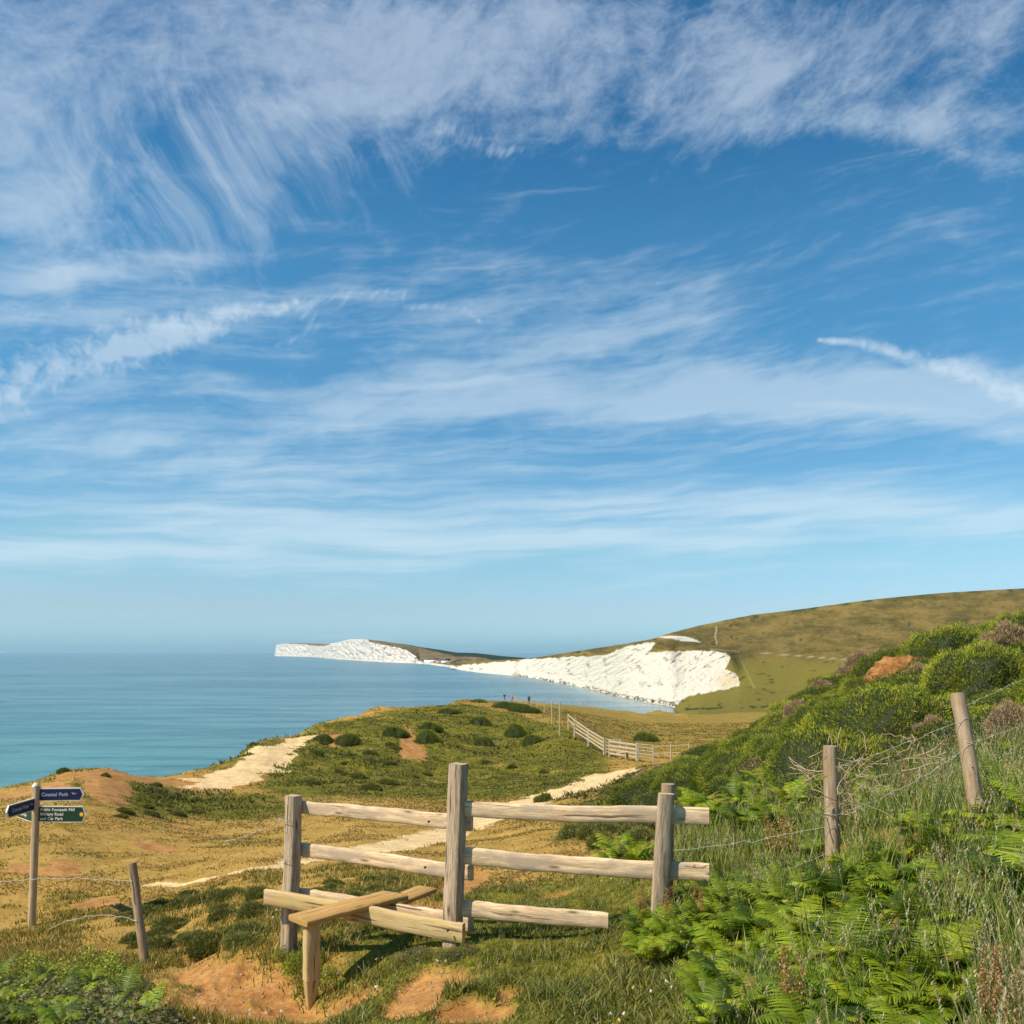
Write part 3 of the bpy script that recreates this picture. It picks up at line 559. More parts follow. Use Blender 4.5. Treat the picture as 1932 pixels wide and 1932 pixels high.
GORSE = [gorse_mesh(s, rx, ry, rz, 17000, GG, w, tp) for s, rx, ry, rz, w, tp in ((1, 1.0, .85, .62, [3, 4, 3, 2], None), (2, 1.2, .9, .50, [1, 3, 5, 1], GY), (3, .85, .95, .70, [2, 4, 4, 1], GY), (4, 1.3, 1.0, .45, [4, 3, 2, 3], None), (5, .9, .9, .55, [3, 3, 2, 2], GB), (6, .9, .85, .75, [0, 2, 5, .6], GY))]
DEADG = [gorse_mesh(s, rx, ry, rz, 13000, GB, [3, 2, 3, 1], None, .05, 'dead_gorse', (.07,.045,.02)) for s, rx, ry, rz in ((11, .7, .6, .5), (12, .75, .6, .55))]
HEATH = [gorse_mesh(s, .8, .7, .55, 5200, [(.10,.13,.020), (.18,.20,.032), (.28,.22,.08), (.24,.15,.09)], [3, 3, 2, 1], [(.17,.19,.03), (.20,.16,.05)], .13, 'heath_bush', (.05,.052,.016)) for s in (21, 22, 23)]
def place(me, name, p, sc, label, cat, group, rz=None, tilt=0.0, rs=RS):
    o = link(name, me); o.location = p; o.rotation_euler = (rs.uniform(-tilt, tilt), rs.uniform(-tilt, tilt), rs.uniform(0, 6.28) if rz is None else rz)
    o.scale = sc if isinstance(sc, (tuple, list)) else (sc, sc, sc); return tag(o, label, cat, group)
def free(x, y, pts, r): return all((x - a) ** 2 + (y - b) ** 2 > r * r for a, b in pts)
# gorse cushions over the hillside, from the skyline down to the wire fence
gz = {}
def gorse_zone(n, u0, u1, y0, y1, smin, smax, label, group, gap, dead=.08, tries=4000, test=None, cap=999):
    cnt = 0
    for _ in range(tries):
        if cnt >= min(n, cap): break
        u = RS.uniform(u0, u1); y = math.exp(RS.uniform(math.log(y0), math.log(y1))); x = (u - 966) / F0 * y
        if test and not test(u, y): continue
        s = RS.uniform(smin, smax); L_ = gz.setdefault('p', [])
        if not free(x, y, L_, gap * s): continue
        L_.append((x, y)); cnt += 1; dd = RS.rand() < dead; lst = DEADG if dd else GORSE
        i = RS.randint(len(lst)) if dd else RS.choice(6, p=[.2, .2, .17, .16, .15, .12]); p = onland(x, y, -.22 * s)
        if dd: place(lst[i], 'dead_gorse', p, (s, s, s * .9), 'brown dead gorse bush ' + label, 'bush', 'brown ' + group)
        else: place(lst[i], 'gorse_bush', p, (s * RS.uniform(.9, 1.3), s * RS.uniform(.9, 1.2), s * RS.uniform(.6, 1.1)), ('green gorse bush ' if i != 4 else 'gorse bush with brown dead patches ') + label, 'bush', (group if i != 4 else 'patchy ' + group))
hill = lambda u, y: u > np.interp(y, [9, 12, 20, 28, 40], [1330, 1290, 1215, 1205, 1225]) + 10
gorse_zone(110, 1610, 2060, 15, 31, .7, 1.3, 'high on the hillside against the down', 'gorse on the upper hillside', .62, .2, test=lambda u, y: hill(u, y) and not (1645 < u < 1742 and 14 < y < 27) and not (1605 < u < 1790 and 12 < y < 19.6))
gorse_zone(80, 1200, 1620, 15, 38, .6, 1.05, 'on the slope between the path and the hilltop', 'gorse on the lower hillside', .78, .14, test=hill)
gorse_zone(52, 1380, 2060, 9, 15, .5, .9, 'behind the wire fence', 'gorse behind the wire fence', .85, .12, test=lambda u, y: u > np.interp(y, [9, 12, 15], [1500, 1420, 1330]))
for (u, v, s, lab) in [(1630,1255,1.3,'left of the earth scar near the hilltop'),(1662,1240,1.1,'on the lip above the earth scar'),(1592,1262,1.0,'on the crest line left of the earth scar'),(1545,1318,1.0,'on the left slope halfway down the gorse'),(1492,1330,1.1,'low on the left edge of the gorse slope'),(1505,1362,.9,'just under the one at the left edge of the slope'),(1440,1362,.8,'at the foot of the gorse near the field'),(1898,1240,1.1,'near the right edge below the hilltop'),(1790,1235,1.0,'right of the earth scar'),(1905,1395,.55,'beside the far wire fence post'),(1730,1300,.8,'in the middle of the gorse under the scar'),(1755,1400,.5,'left of the far wire fence post')]:
    p = hit(u, v + 12, 7); place(DEADG[RS.randint(2)], 'dead_gorse', (p.x, p.y, p.z + .18 * s), (s * .62, s * .6, s * 1.0), 'brown dead gorse bush ' + lab, 'bush', 'brown gorse picked out on the slope')
for (u, v, s, lab) in [(1603,1408,.85,'bright yellow green gorse mound left of the midway twigs behind the wire fence'), (1700,1395,.85,'bright yellow green gorse mound between the two wire fence posts'), (1850,1310,1.0,'bright gorse mound above the far wire fence post')]:
    p = hit(u, v + 10, 7); place(GORSE[5], 'gorse_bush', (p.x, p.y, p.z), (s, s, s * 1.0), lab, 'bush', 'bright gorse mounds')
for (u, yy, s, lab) in [(1672,21.5,1.0,'gorse bush on the lip left above the rusty earth bank'), (1712,21.8,1.1,'gorse bush on the lip right above the rusty earth bank'), (1752,20,.8,'gorse bush tucked right beside the rusty earth bank')]:
    p = onland((u - 966) / F0 * yy, yy); place(GORSE[0], 'gorse_bush', (p.x, p.y, p.z), (s, s, s * 1.0), lab, 'bush', 'gorse round the earth bank')
# bushes of the dune, each surveyed on its own
for (u, v, s, kind, lab) in [(748,1390,1.2,0,'dark rounded gorse bush beside the bare gully on the dune'), (808,1402,1.3,2,'green gorse bush right of the bare gully on the dune'), (815,1378,1.1,0,'gorse bush just above the one right of the gully'), (912,1405,1.0,4,'half dead bush low on the right of the dune'),
        (905,1366,1.2,4,'brown edged bush high on the right of the dune'), (962,1338,2.0,3,'flat dark gorse patch below the clifftop walkers'), (985,1343,1.7,3,'flat green gorse patch below the first clifftop posts'), (905,1326,1.1,1,'small bush on the very top of the dune'), (975,1388,1.3,2,'leafy bush on the right shoulder of the dune'),
        (1008,1402,1.0,0,'small bush nearest the rail fence'), (1218,1399,1.5,0,'dark round bush in the field behind the gate'), (128,1457,.3,0,'spiky bush on the left cliff edge above the signpost'), (205,1465,.22,4,'tuft on the bare crest right of the signpost'), (612,1398,.8,4,'brown bush at the top end of the sandy path'),
        (660,1402,1.1,4,'scrubby bush above the dark dune face'), (850,1345,1.0,3,'low bush left of the dune summit'), (1025,1512,.45,0,'tiny dark tuft beside the pale path'), (480,1393,.3,4,'scrub on the cliff edge by the sandy path')]:
    p = hit(u, v); place(GORSE[kind], 'gorse_bush', (p.x, p.y, p.z - .2 * s), (s * 1.05, s, s * 1.25), lab, 'bush', 'bushes on the dune')
# low heather and scrub on the dark face of the dune and the left crest
hb = []
for (u0, u1, v0, v1, n, s0, s1, lab, grp) in [(500, 760, 1400, 1490, 14, .25, .6, 'low dark heath bush on the face of the dune', 'heath bushes on the dune face'), (760, 1060, 1400, 1470, 6, .25, .5, 'low heath bush on the right flank of the dune', 'heath bushes on the right flank'),
        (165, 380, 1465, 1545, 14, .15, .35, 'small heath bush on the hollow right of the signpost', 'heath bushes beyond the signpost'), (250, 520, 1690, 1790, 26, .12, .26, 'small dark heath bush behind the leaning post', 'heath bushes behind the leaning post'), (600, 830, 1660, 1700, 12, .1, .2, 'low heath clump behind the left rails of the stile', 'heath clumps behind the stile'),
        (1000, 1230, 1455, 1600, 26, .2, .45, 'low heath bush between the pale path and the right rails', 'heath bushes right of the path')]:
    c_ = 0
    for _ in range(600):
        if c_ >= n: break
        p = hit(RS.uniform(u0, u1), RS.uniform(v0, v1)); s = RS.uniform(s0, s1)
        if glook(bare, p.x, p.y) > .3 or not free(p.x, p.y, hb, s * .8): continue
        if u0 == 1000 and p.x < np.interp(p.y, [8, 20, 50], [.9, 1.4, 5]): continue
        hb.append((p.x, p.y)); c_ += 1; place(HEATH[RS.randint(3)], 'heath_bush', (p.x, p.y, p.z - .1 * s), (s * 1.2, s, s * .9), lab, 'bush', grp)
# bracken on the right bank
fz = []
def ferns(n, u0, u1, v0, v1, s0, s1, lab, grp, gap=.24):
    c_ = 0
    for _ in range(900):
        if c_ >= n: break
        p = hit(RS.uniform(u0, u1), RS.uniform(v0, v1)); s = RS.uniform(s0, s1)
        if not free(p.x, p.y, fz, gap * s): continue
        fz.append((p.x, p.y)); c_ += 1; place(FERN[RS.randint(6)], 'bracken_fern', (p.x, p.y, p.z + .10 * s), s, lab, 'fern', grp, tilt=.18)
ferns(120, 1320, 1790, 1700, 1960, .34, .58, 'bright green bracken below the nearer wire fence post', 'bracken below the nearer fence post', .26)
ferns(22, 1200, 1400, 1740, 1830, .28, .46, 'bracken at the foot of the right stile post', 'bracken by the right stile post', .22)
ferns(22, 1850, 2000, 1440, 1720, .45, .7, 'large bracken at the right edge beside the far fence post', 'bracken at the right edge', .3)
ferns(26, 1440, 1800, 1560, 1700, .32, .5, 'bracken among the tall grass between the two wire fence posts', 'bracken between the fence posts', .25)
ferns(18, 1480, 1740, 1990, 2200, .38, .55, 'bracken frond clump at the very bottom right', 'bracken along the bottom', .25)
ferns(6, 1120, 1200, 1600, 1650, .5, .7, 'dark bracken clump behind the middle right rail', 'bracken behind the right rails', .2)
ferns(34, 1290, 1640, 1480, 1580, .45, .75, 'bracken at the foot of the gorse behind the stile rails', 'bracken under the gorse', .35)
# young bracken and brambles in the bottom left corner
def bramble_mesh(seed, r, h, n, cols, ls=.035):
    rs = np.random.RandomState(seed); T = rs.uniform(0, 6.28, n); q = np.sqrt(rs.uniform(0, 1, n)) * r; z = h * (1 - (q / r) ** 2) * rs.uniform(.25, 1.05, n) * (.7 + .5 * vnoise(T * 2, q * 4, seed)); p = np.c_[np.cos(T) * q, np.sin(T) * q, z]
    d = rs.normal(0, 1, (n, 3)); d[:, 2] = np.abs(d[:, 2]) * .35; d /= np.linalg.norm(d, axis=1)[:, None]; up = np.array([0, 0, 1.0]) + rs.normal(0, .45, (n, 3)); s = np.cross(d, up); s /= np.linalg.norm(s, axis=1)[:, None]
    l = (ls * rs.uniform(.6, 1.4, n))[:, None]; w = l * .33; u_ = np.cross(s, d)
    v = np.stack([p, p + d * l * .45 + s * w - u_ * l * .06, p + d * l, p + d * l * .45 - s * w - u_ * l * .06], 1).reshape(-1, 3); o = (np.arange(n) * 4)[:, None]
    c = np.repeat(cmix(n, cols, [1] * len(cols), .3, rs), 4, 0)
    ns = 60; b = blades(np.c_[rs.uniform(-r * .6, r * .6, (ns, 2)), np.zeros(ns)], np.full(ns, h * .95), .006, .3, np.tile([.16, .11, .06], (ns, 1)), 3, rs=rs)
    V, F, C = merge([(v, [o + np.array([[0, 1, 2]]), o + np.array([[0, 2, 3]])], c), b]); return meshdata('bramble', V, F, M_leaf, False, dict(tint=C))
BR = [bramble_mesh(s, .36, .30, 1300, [(.09,.12,.02), (.15,.17,.03), (.22,.23,.06), (.28,.27,.12), (.26,.17,.07)], .032) for s in (31, 32)]
BY = [bramble_mesh(s, .30, .40, 1000, [(.30,.37,.018), (.44,.47,.028), (.13,.18,.015)], .032) for s in (33, 34)]
bz = []
for (n, u0, u1, v0, v1, lst, s0, s1, lab, grp, gap) in [(32, -60, 300, 1890, 2080, BR, .6, 1.0, 'dull green bramble clump in the bottom left corner', 'brambles in the bottom left corner', .3), (34, -40, 250, 1850, 2040, BY, .5, .9, 'yellow green leafy plant among the brambles', 'yellow green plants among the brambles', .35),
        (8, 330, 620, 1965, 2080, BR, .3, .5, 'small bramble tuft along the bottom edge', 'small brambles along the bottom', .25), (9, 540, 640, 1800, 1850, BY, .22, .36, 'small yellow green weed around the step leg', 'weeds round the step leg', .12), (7, 700, 900, 1795, 1822, BR, .22, .34, 'low grey green weed clump in front of the low board', 'weeds before the low board', .2),
        (10, 1180, 1330, 1700, 1800, BY, .25, .4, 'leafy weed at the end of the bottom right rail', 'weeds at the bottom rail end', .2)]:
    c_ = 0
    for _ in range(600):
        if c_ >= n: break
        p = hit(RS.uniform(u0, u1), RS.uniform(v0, v1)); s = RS.uniform(s0, s1)
        if not free(p.x, p.y, bz, gap * s): continue
        bz.append((p.x, p.y)); c_ += 1; place(lst[RS.randint(len(lst))], 'bramble', p, s, lab, 'plant', grp)
for (u, v) in [(20,1935),(75,1905),(120,1960),(165,1925),(215,1955),(250,1920),(40,1985),(100,1880),(190,1890),(290,1960),(140,1990),(10,1890)]:
    p = hit(u, v); place(FERN[RS.randint(6)], 'bracken_fern', p + Vector((0, 0, .12)), .36, 'young bracken in the bottom left corner', 'fern', 'bracken in the bottom left', tilt=.15)
# rusty dock spires
def dock_mesh(seed):
    rs = np.random.RandomState(seed); parts = []
    for k in range(5):
        b0 = np.array([[rs.uniform(-.05, .05), rs.uniform(-.05, .05), 0]]); h = rs.uniform(.4, .62); parts.append(blades(b0, np.array([h]), .006, .1, np.array([[.22, .14, .05]]), 3, rs=rs)); m = 130; f = rs.uniform(.45, 1, m)
        q = b0 + np.c_[rs.normal(0, .013, m), rs.normal(0, .013, m), h * f]; parts.append(blades(q, np.full(m, .012), .009, .8, cmix(m, [(.45,.20,.08), (.58,.32,.15), (.36,.14,.06)], [1, 1, 1], .2, rs), 2, rs=rs))
    V, F, C = merge(parts); return meshdata('dock_plant', V, F, M_dry, False, dict(tint=C))
DK = [dock_mesh(41), dock_mesh(42)]
for (u, v, s, lab) in [(1205,1752,.5,'rusty dock spike in front of the bottom right rail end'), (1255,1760,.5,'rusty dock spike by the foot of the right stile post'), (1312,1765,.55,'orange brown dock between the stile post and the bracken'), (1480,1995,.75,'rusty dock spike at the bottom edge below the bracken'), (1850,2010,.7,'tall reddish dock near the bottom right corner'),
        (1885,2020,.5,'shorter dock beside the tall one at bottom right'), (1925,1880,.55,'pale orange dock at the right edge'), (1480,1660,.8,'dark red dock patch left of the nearer fence post'), (1450,1650,.7,'red dock stem further left of the nearer fence post'), (1700,1510,.6,'yellow brown dock between the two fence posts')]:
    place(DK[RS.randint(2)], 'dock_plant', hit(u, v), s, lab, 'plant', 'rusty dock plants')
# ================================================================ timber, wire and signs
def m_wood(name, a, b, dark, gold=None, lich=.0):
    def f(t):
        uv = E(t, t.n('ShaderNodeUVMap').outputs[0]); x, y, _ = t.sep(uv); rn = E(t, t.n('ShaderNodeObjectInfo').outputs['Random']) * 40.0
        g = t.noise(t.xyz(x * 2.2, y * 30.0, rn), 1, 6, .74, .5); g2 = t.noise(t.xyz(x * 9.0, y * 110.0, rn), 1, 4, .75); bl = t.noise(t.xyz(x * 3.5, y * 7.0, rn), 1, 5, .62)
        c = t.mix(t.step(g * .6 + g2 * .4, .36, .62), a, b)
        if gold: c = t.mix(t.step(bl, .45, .66), c, gold)
        crack = t.step(t.noise(t.xyz(x * 1.4, y * 34.0, rn + 5.0), 1, 3, .6), .62, .67); c = t.mix(crack * .85, c, dark)
        kn = t.vor(t.xyz(x * 2.6, y * 9.0, rn), 1); c = t.mix(t.lin(kn, .05, .14, 1.0, 0.0) * .8, c, dark)
        if lich: c = t.mix(t.step(t.noise(t.xyz(x * 24, y * 60, rn), 1, 4, .7), .63, .68) * lich, c, (.62, .62, .55))
        return c, t.bump(g * .5 + g2 * .5 - crack, .6, .006)
    return mat(name, f, .85, .15)
W_post = m_wood('weathered_post', (.23,.155,.095), (.62,.46,.31), (.06,.042,.03), None, .55)
W_rail = m_wood('pale_rail', (.46,.29,.155), (.92,.67,.41), (.15,.09,.05), (.50,.37,.25))
W_gold = m_wood('lichened_board', (.46,.31,.14), (.66,.48,.25), (.15,.09,.04), (.56,.40,.15))
W_step = m_wood('worn_tread', (.36,.19,.06), (.60,.36,.13), (.12,.06,.02), (.46,.27,.09))
W_round = m_wood('round_post', (.26,.17,.105), (.50,.355,.23), (.08,.05,.03), (.36,.22,.10), .3)
W_pole = m_wood('sign_pole', (.36,.25,.15), (.60,.45,.29), (.16,.10,.06))
W_far = m_wood('pale_fence', (.40,.31,.19), (.60,.48,.32), (.24,.17,.10))
M_wire = mat('galvanised_wire', lambda t: t.mix(t.noise(t.pos(), 30, 3), (.36, .31, .24), (.62, .57, .48)), .55, .5)
def stick(name, A, B, w, h, m, parent=None, up=None, seg=10, bow=0.0, rough=.0025, chamfer=.008, rot=0.0, taper=(1, 1), round_=False, seed=None, cut=0.0):
    """squared or round timber from A to B; w across, h along 'up'."""
    rs = np.random.RandomState(seed if seed is not None else RS.randint(99999)); A = np.array(A, float); B = np.array(B, float); d = B - A; L = np.linalg.norm(d); d /= L
    upv = np.array(up if up is not None else (0, 0, 1.0), float)
    s = np.cross(d, upv); s /= np.linalg.norm(s); upv = np.cross(s, d)
    if rot: c_, s_ = math.cos(rot), math.sin(rot); s, upv = s * c_ + upv * s_, upv * c_ - s * s_
    if round_: ang = np.linspace(0, 2 * np.pi, 15)[:-1]; ring = np.c_[np.cos(ang) * w / 2, np.sin(ang) * h / 2]
    else:
        c = chamfer; ring = np.array([(w/2, -h/2+c), (w/2, -h/6), (w/2, h/6), (w/2, h/2-c), (w/2-c, h/2), (0, h/2), (-w/2+c, h/2), (-w/2, h/2-c), (-w/2, h/6), (-w/2, -h/6), (-w/2, -h/2+c), (-w/2+c, -h/2), (0, -h/2), (w/2-c, -h/2)])
    k = len(ring); per = np.r_[0, np.cumsum(np.linalg.norm(np.diff(np.r_[ring, ring[:1]], axis=0), axis=1))][:k]
    V, U_ = [], []; wob = rs.normal(0, rough, (seg + 1, k)); low_ = np.cumsum(rs.normal(0, rough * .6, (seg + 1, 2)), 0)
    for i in range(seg + 1):
        f = i / seg; tp = taper[0] + (taper[1] - taper[0]) * f; r = ring * tp * (1 + wob[i][:, None] * 6); r = r + low_[i]
        sh = (r[:, :1] * cut / w) * (1 if i == 0 else 0)
        V.append(A + d * (L * f) + d * sh + s * r[:, :1] + upv * (r[:, 1:] + bow * math.sin(math.pi * f))); U_.append(np.c_[np.full(k, L * f), per])
    V = np.concatenate(V); UVs = np.concatenate(U_); i, j = np.meshgrid(np.arange(seg), np.arange(k), indexing='ij'); j2 = (j + 1) % k
    F = np.c_[(i * k + j).ravel(), (i * k + j2).ravel(), ((i + 1) * k + j2).ravel(), ((i + 1) * k + j).ravel()]
    # domed ends
    o = len(V); capA = V[:k].copy(); capB = V[-k:].copy(); ca, cb = capA.mean(0) - d * .002, capB.mean(0) + d * .002
    V = np.r_[V, capA, capB, [ca], [cb]]; UVs = np.r_[UVs, ring + 3.1, ring + 5.2, [[3.1, 3.1]], [[5.2, 5.2]]]
    jj = np.arange(k); j3 = (jj + 1) % k
    T = np.r_[np.c_[np.full(k, o + 2 * k), o + j3, o + jj], np.c_[np.full(k, o + 2 * k + 1), o + k + jj, o + k + j3]]
    return link(name, meshdata(name, V, [F, T], m, round_, None, UVs), parent)
def tube(pts, r, k=5):
    pts = np.array(pts, float); n = len(pts); V = []
    for i in range(n):
        d = pts[min(i + 1, n - 1)] - pts[max(i - 1, 0)]; d /= np.linalg.norm(d) + 1e-9; a = np.array([0, 0, 1.0]) if abs(d[2]) < .9 else np.array([1.0, 0, 0]); s = np.cross(d, a); s /= np.linalg.norm(s); u = np.cross(s, d)
        for q in range(k): t_ = 2 * math.pi * q / k; V.append(pts[i] + r * (s * math.cos(t_) + u * math.sin(t_)))
    i, j = np.meshgrid(np.arange(n - 1), np.arange(k), indexing='ij'); j2 = (j + 1) % k
    return np.array(V), np.c_[(i * k + j).ravel(), (i * k + j2).ravel(), ((i + 1) * k + j2).ravel(), ((i + 1) * k + j).ravel()]
def wire(A, B, parent, r=.0022, sag=.03, barbs=True, twist=True, name='wire', wav=.004, seed=0):
    rs = np.random.RandomState(seed + 70); A, B = np.array(A, float), np.array(B, float); L = np.linalg.norm(B - A); n = max(8, int(L / .05)); pts = [A + (B - A) * i / n + np.array([0, 0, -sag * 4 * (i / n) * (1 - i / n)]) + rs.normal(0, wav, 3) * (0 < i < n) for i in range(n + 1)]
    Vs, Fs, o = [], [], 0
    def add(v, f):
        nonlocal o; Vs.append(v); Fs.append(f + o); o += len(v)
    add(*tube(pts, r))
    if barbs:
        q = .06
        while q < L - .05:
            p = A + (B - A) * q / L + np.array([0, 0, -sag * 4 * (q / L) * (1 - q / L)])
            for _ in range(3): dd = rs.normal(0, 1, 3); dd /= np.linalg.norm(dd); add(*tube([p - dd * .014, p + dd * .014], r * .8, 4))
            q += .11
    return link(name, meshdata(name, np.concatenate(Vs), np.concatenate(Fs), M_wire, True), parent)
def loop_wire(c, r, parent, rr=.0022, hgt_=0.01, square=0):
    pts = [(c[0] + r * math.cos(a), c[1] + r * math.sin(a), c[2] + hgt_ * math.sin(2 * a)) for a in np.linspace(0, 2 * math.pi, 17)]
    v, f = tube(pts, rr); return link('wire_tie', meshdata('wire_tie', v, f, M_wire, True), parent)
# ---------------------------------------------------------------- the stile
c0 = pt(853, 1755, 6.1); STL = empty('stile', (0, 0, 0), 'weathered wooden stile with a tall hand post and stepping plank', 'stile')
def vpost(u, vtop, vbot, Y, w, d, rot, name='post', m=W_post, dig=.25, seed=1, round_=False, lean=(0, 0), taper=(1, 1)):
    a = pt(u, vbot, Y); b = pt(u, vtop, Y); b = Vector((a.x + lean[0], a.y + lean[1], b.z)); dirn = (b - a).normalized()
    return stick(name, a - dirn * dig, b, w, d, m, STL, up=(0, 1, 0), rot=rot, seed=seed, seg=14, round_=round_, taper=taper)
vpost(544, 1501, 1766, 6.8, .100, .100, R(32), seed=3, lean=(.02, 0))
vpost(855, 1441, 1755, 6.1, .110, .110, R(25), seed=4, lean=(.035, 0))
ob = vpost(1240.5, 1497, 1726, 5.74, .10, .055, R(-6), seed=5, lean=(.055, 0))
ob2 = vpost(1256, 1479, 1700, 5.92, .095, .085, R(-10), seed=6, m=W_round, lean=(.02, 0), round_=True)
def rail(a, b, m=W_rail, th=.042, name='rail', seed=1, bow=0.0, ext=0):
    (u0, t0, b0, Y0), (u1, t1, b1, Y1) = a, b; A = (pt(u0, t0, Y0) + pt(u0, b0, Y0)) / 2; B = (pt(u1, t1, Y1) + pt(u1, b1, Y1)) / 2
    h0 = pt(u0, t0, Y0).z - pt(u0, b0, Y0).z; h1 = pt(u1, t1, Y1).z - pt(u1, b1, Y1).z; hm = max(h0, h1)
    return stick(name, A, B, th, hm, m, STL, seed=seed, seg=24, bow=bow, taper=(h0 / hm, h1 / hm), rough=.0038)
rail((555, 1509.5, 1533, 6.90), (892, 1538, 1567, 6.23), seed=11)
rail((555, 1588, 1613, 6.90), (891, 1629, 1658, 6.23), seed=12)
rail((553, 1673, 1699, 6.90), (890, 1729, 1760, 6.23), seed=13, m=W_rail)
rail((501, 1677, 1706, 6.72), (874, 1740, 1778, 6.00), seed=14, m=W_gold, name='board', th=.045)
rail((866, 1510, 1538.5, 6.12), (1338, 1524, 1557, 5.74), seed=15, bow=-.012, th=.036)
rail((866, 1599, 1631, 6.12), (1338, 1626, 1660, 5.74), seed=16, bow=-.012, th=.036)
rail((866, 1697, 1728, 6.12), (1148, 1721, 1752, 5.86), seed=17, bow=-.004, th=.036)
zt = 1.84                                   # tread height below the eye
def at_z(u, v, dz): Y = dz / -float(hgt(v)); return pt(u, v, Y)
a, b = at_z(562, 1737, zt + .02), at_z(752, 1687, zt + .02); ax_ = (b - a).normalized(); pr_ = Vector((ax_.y, -ax_.x, 0)); LG_ = a + ax_ * .09 + pr_ * .045
stick('step', a, b, .235, .042, W_step, STL, seed=21, seg=16, chamfer=.010, rough=.0015)
a, b = at_z(715, 1712, zt + .27), at_z(806, 1678, zt + .29)
stick('step', a, b, .21, .04, W_step, STL, seed=22, seg=12, chamfer=.010, rough=.0015)
p0 = Vector((LG_.x, LG_.y, 0)); p1 = Vector((LG_.x, LG_.y, EYE - 2.27)); p2 = Vector((LG_.x - .012, LG_.y, min(EYE - 2.54, float(ground(LG_.x, LG_.y)) - .12)))
stick('step_leg', p1, Vector((p0.x, p0.y, EYE - zt - .045)), .105, .075, W_gold, STL, up=(0, 1, 0), rot=R(-35), seed=23, seg=8)
stick('step_leg', p2, p1 + Vector((0, 0, .0015)), .103, .073, W_gold, STL, up=(0, 1, 0), rot=R(-35), seed=24, seg=6, taper=(.18, 1))
a = at_z(792, 1712, zt + .20); stick('step_leg', a - Vector((0, 0, .35)), a, .09, .07, W_post, STL, up=(0, 1, 0), rot=R(-30), seed=25, seg=5)
# bolt heads on the rails
def bolts(lst, parent):
    for u, v, Y in lst:
        c = pt(u, v, Y); bm_ = tube([c + Vector((0, 0, 0)), c + Vector((-.006, -.012, 0))], .008, 8); link('bolt', meshdata('bolt', bm_[0], [bm_[1], np.array([[i for i in range(8, 16)]])], M_dark, True), parent)
M_dark = mat('dark_iron', lambda t: (.03, .022, .018), .7, .3)
bolts([(810, 1550, 6.27), (803, 1636, 6.27), (846, 1755, 5.99), (1128, 1652, 5.78)], STL)
# ---------------------------------------------------------------- right wire fence
RF = empty('wire_fence', (0, 0, 0), 'two rough round posts joined by slack barbed wire up the right bank', 'fence')
def rpost(u0, v0, u1, v1, Y0, Y1, w, par, seed, m=W_round, dig=.45):
    t_ = pt(u0, v0, Y0); b_ = pt(u1, v1, Y1); dd = (b_ - t_).normalized(); return stick('post', b_ + dd * dig, t_, w, w, m, par, up=(0, 1, 0), seed=seed, seg=12, round_=True, rough=.004), t_, b_
_, t1, b1 = rpost(1571, 1408, 1571, 1612, 5.5, 5.5, .090, RF, 31); _, t2, b2 = rpost(1811, 1308, 1834, 1455, 5.5, 5.4, .090, RF, 32)
def on(t_, b_, v, Y=None):                   # the spot on a post that stands at elevation v
    f = (proj(*t_)[1] - v) / (proj(*t_)[1] - proj(*b_)[1]); return t_ + (b_ - t_) * f + Vector((0, -.05, 0))
wire(on(t1, b1, 1446), on(t2, b2, 1353), RF, sag=.015, seed=1, r=.0014); wire(on(t1, b1, 1535), on(t2, b2, 1402), RF, sag=.05, seed=2, r=.0014)
wire(pt(1270, 1604, 5.7), on(t1, b1, 1552), RF, sag=.02, seed=3, r=.0014); wire(pt(1345, 1671, 5.55), on(t1, b1, 1600), RF, sag=.03, seed=4, r=.0014)
wire(on(t2, b2, 1330), pt(2000, 1245, 5.6), RF, sag=.01, seed=5, r=.0014); wire(on(t2, b2, 1400), pt(2000, 1340, 5.6), RF, sag=.01, seed=6, r=.0014)
loop_wire(on(t1, b1, 1536) + Vector((0, .05, 0)), .05, RF); loop_wire(on(t2, b2, 1402) + Vector((0, .05, 0)), .05, RF)
# ---------------------------------------------------------------- left wire fence: leaning post
LF = empty('wire_fence', (0, 0, 0), 'thin leaning round post with two slack wires at the left', 'fence')
_, t3, b3 = rpost(249, 1628, 274, 1822, 8.0, 7.9, .078, LF, 33)
wire(pt(-60, 1672, 8.9), on(t3, b3, 1661), LF, sag=-.05, seed=7, barbs=False, r=.0028); wire(pt(90, 1755, 8.1), on(t3, b3, 1736), LF, sag=-.09, seed=8, barbs=False, r=.0028)
loop_wire(on(t3, b3, 1660) + Vector((0, .05, 0)), .043, LF, .0028); loop_wire(on(t3, b3, 1737) + Vector((0, .05, 0)), .043, LF, .0028)
BW = empty('broken_wire', (0, 0, 0), 'broken barbed wire tied to the left stile post and trailing down left', 'wire')
wire(pt(423, 1588, 7.6), pt(530, 1549, 6.76), BW, sag=.02, seed=9, r=.0026)
def sq_tie(u, v, Y, s=.078):
    c = pt(u, v, Y); a = R(-32); pts = []
    for q in range(5): t_ = a + math.pi / 4 + q * math.pi / 2; pts.append((c.x + s * math.cos(t_), c.y + s * math.sin(t_), c.z + (.012 if q in (1, 2) else 0)))
    v_, f = tube(pts, .0026); link('wire_tie', meshdata('wire_tie', v_, f, M_wire, True), BW)
sq_tie(544, 1546, 6.8); sq_tie(542, 1620, 6.8)
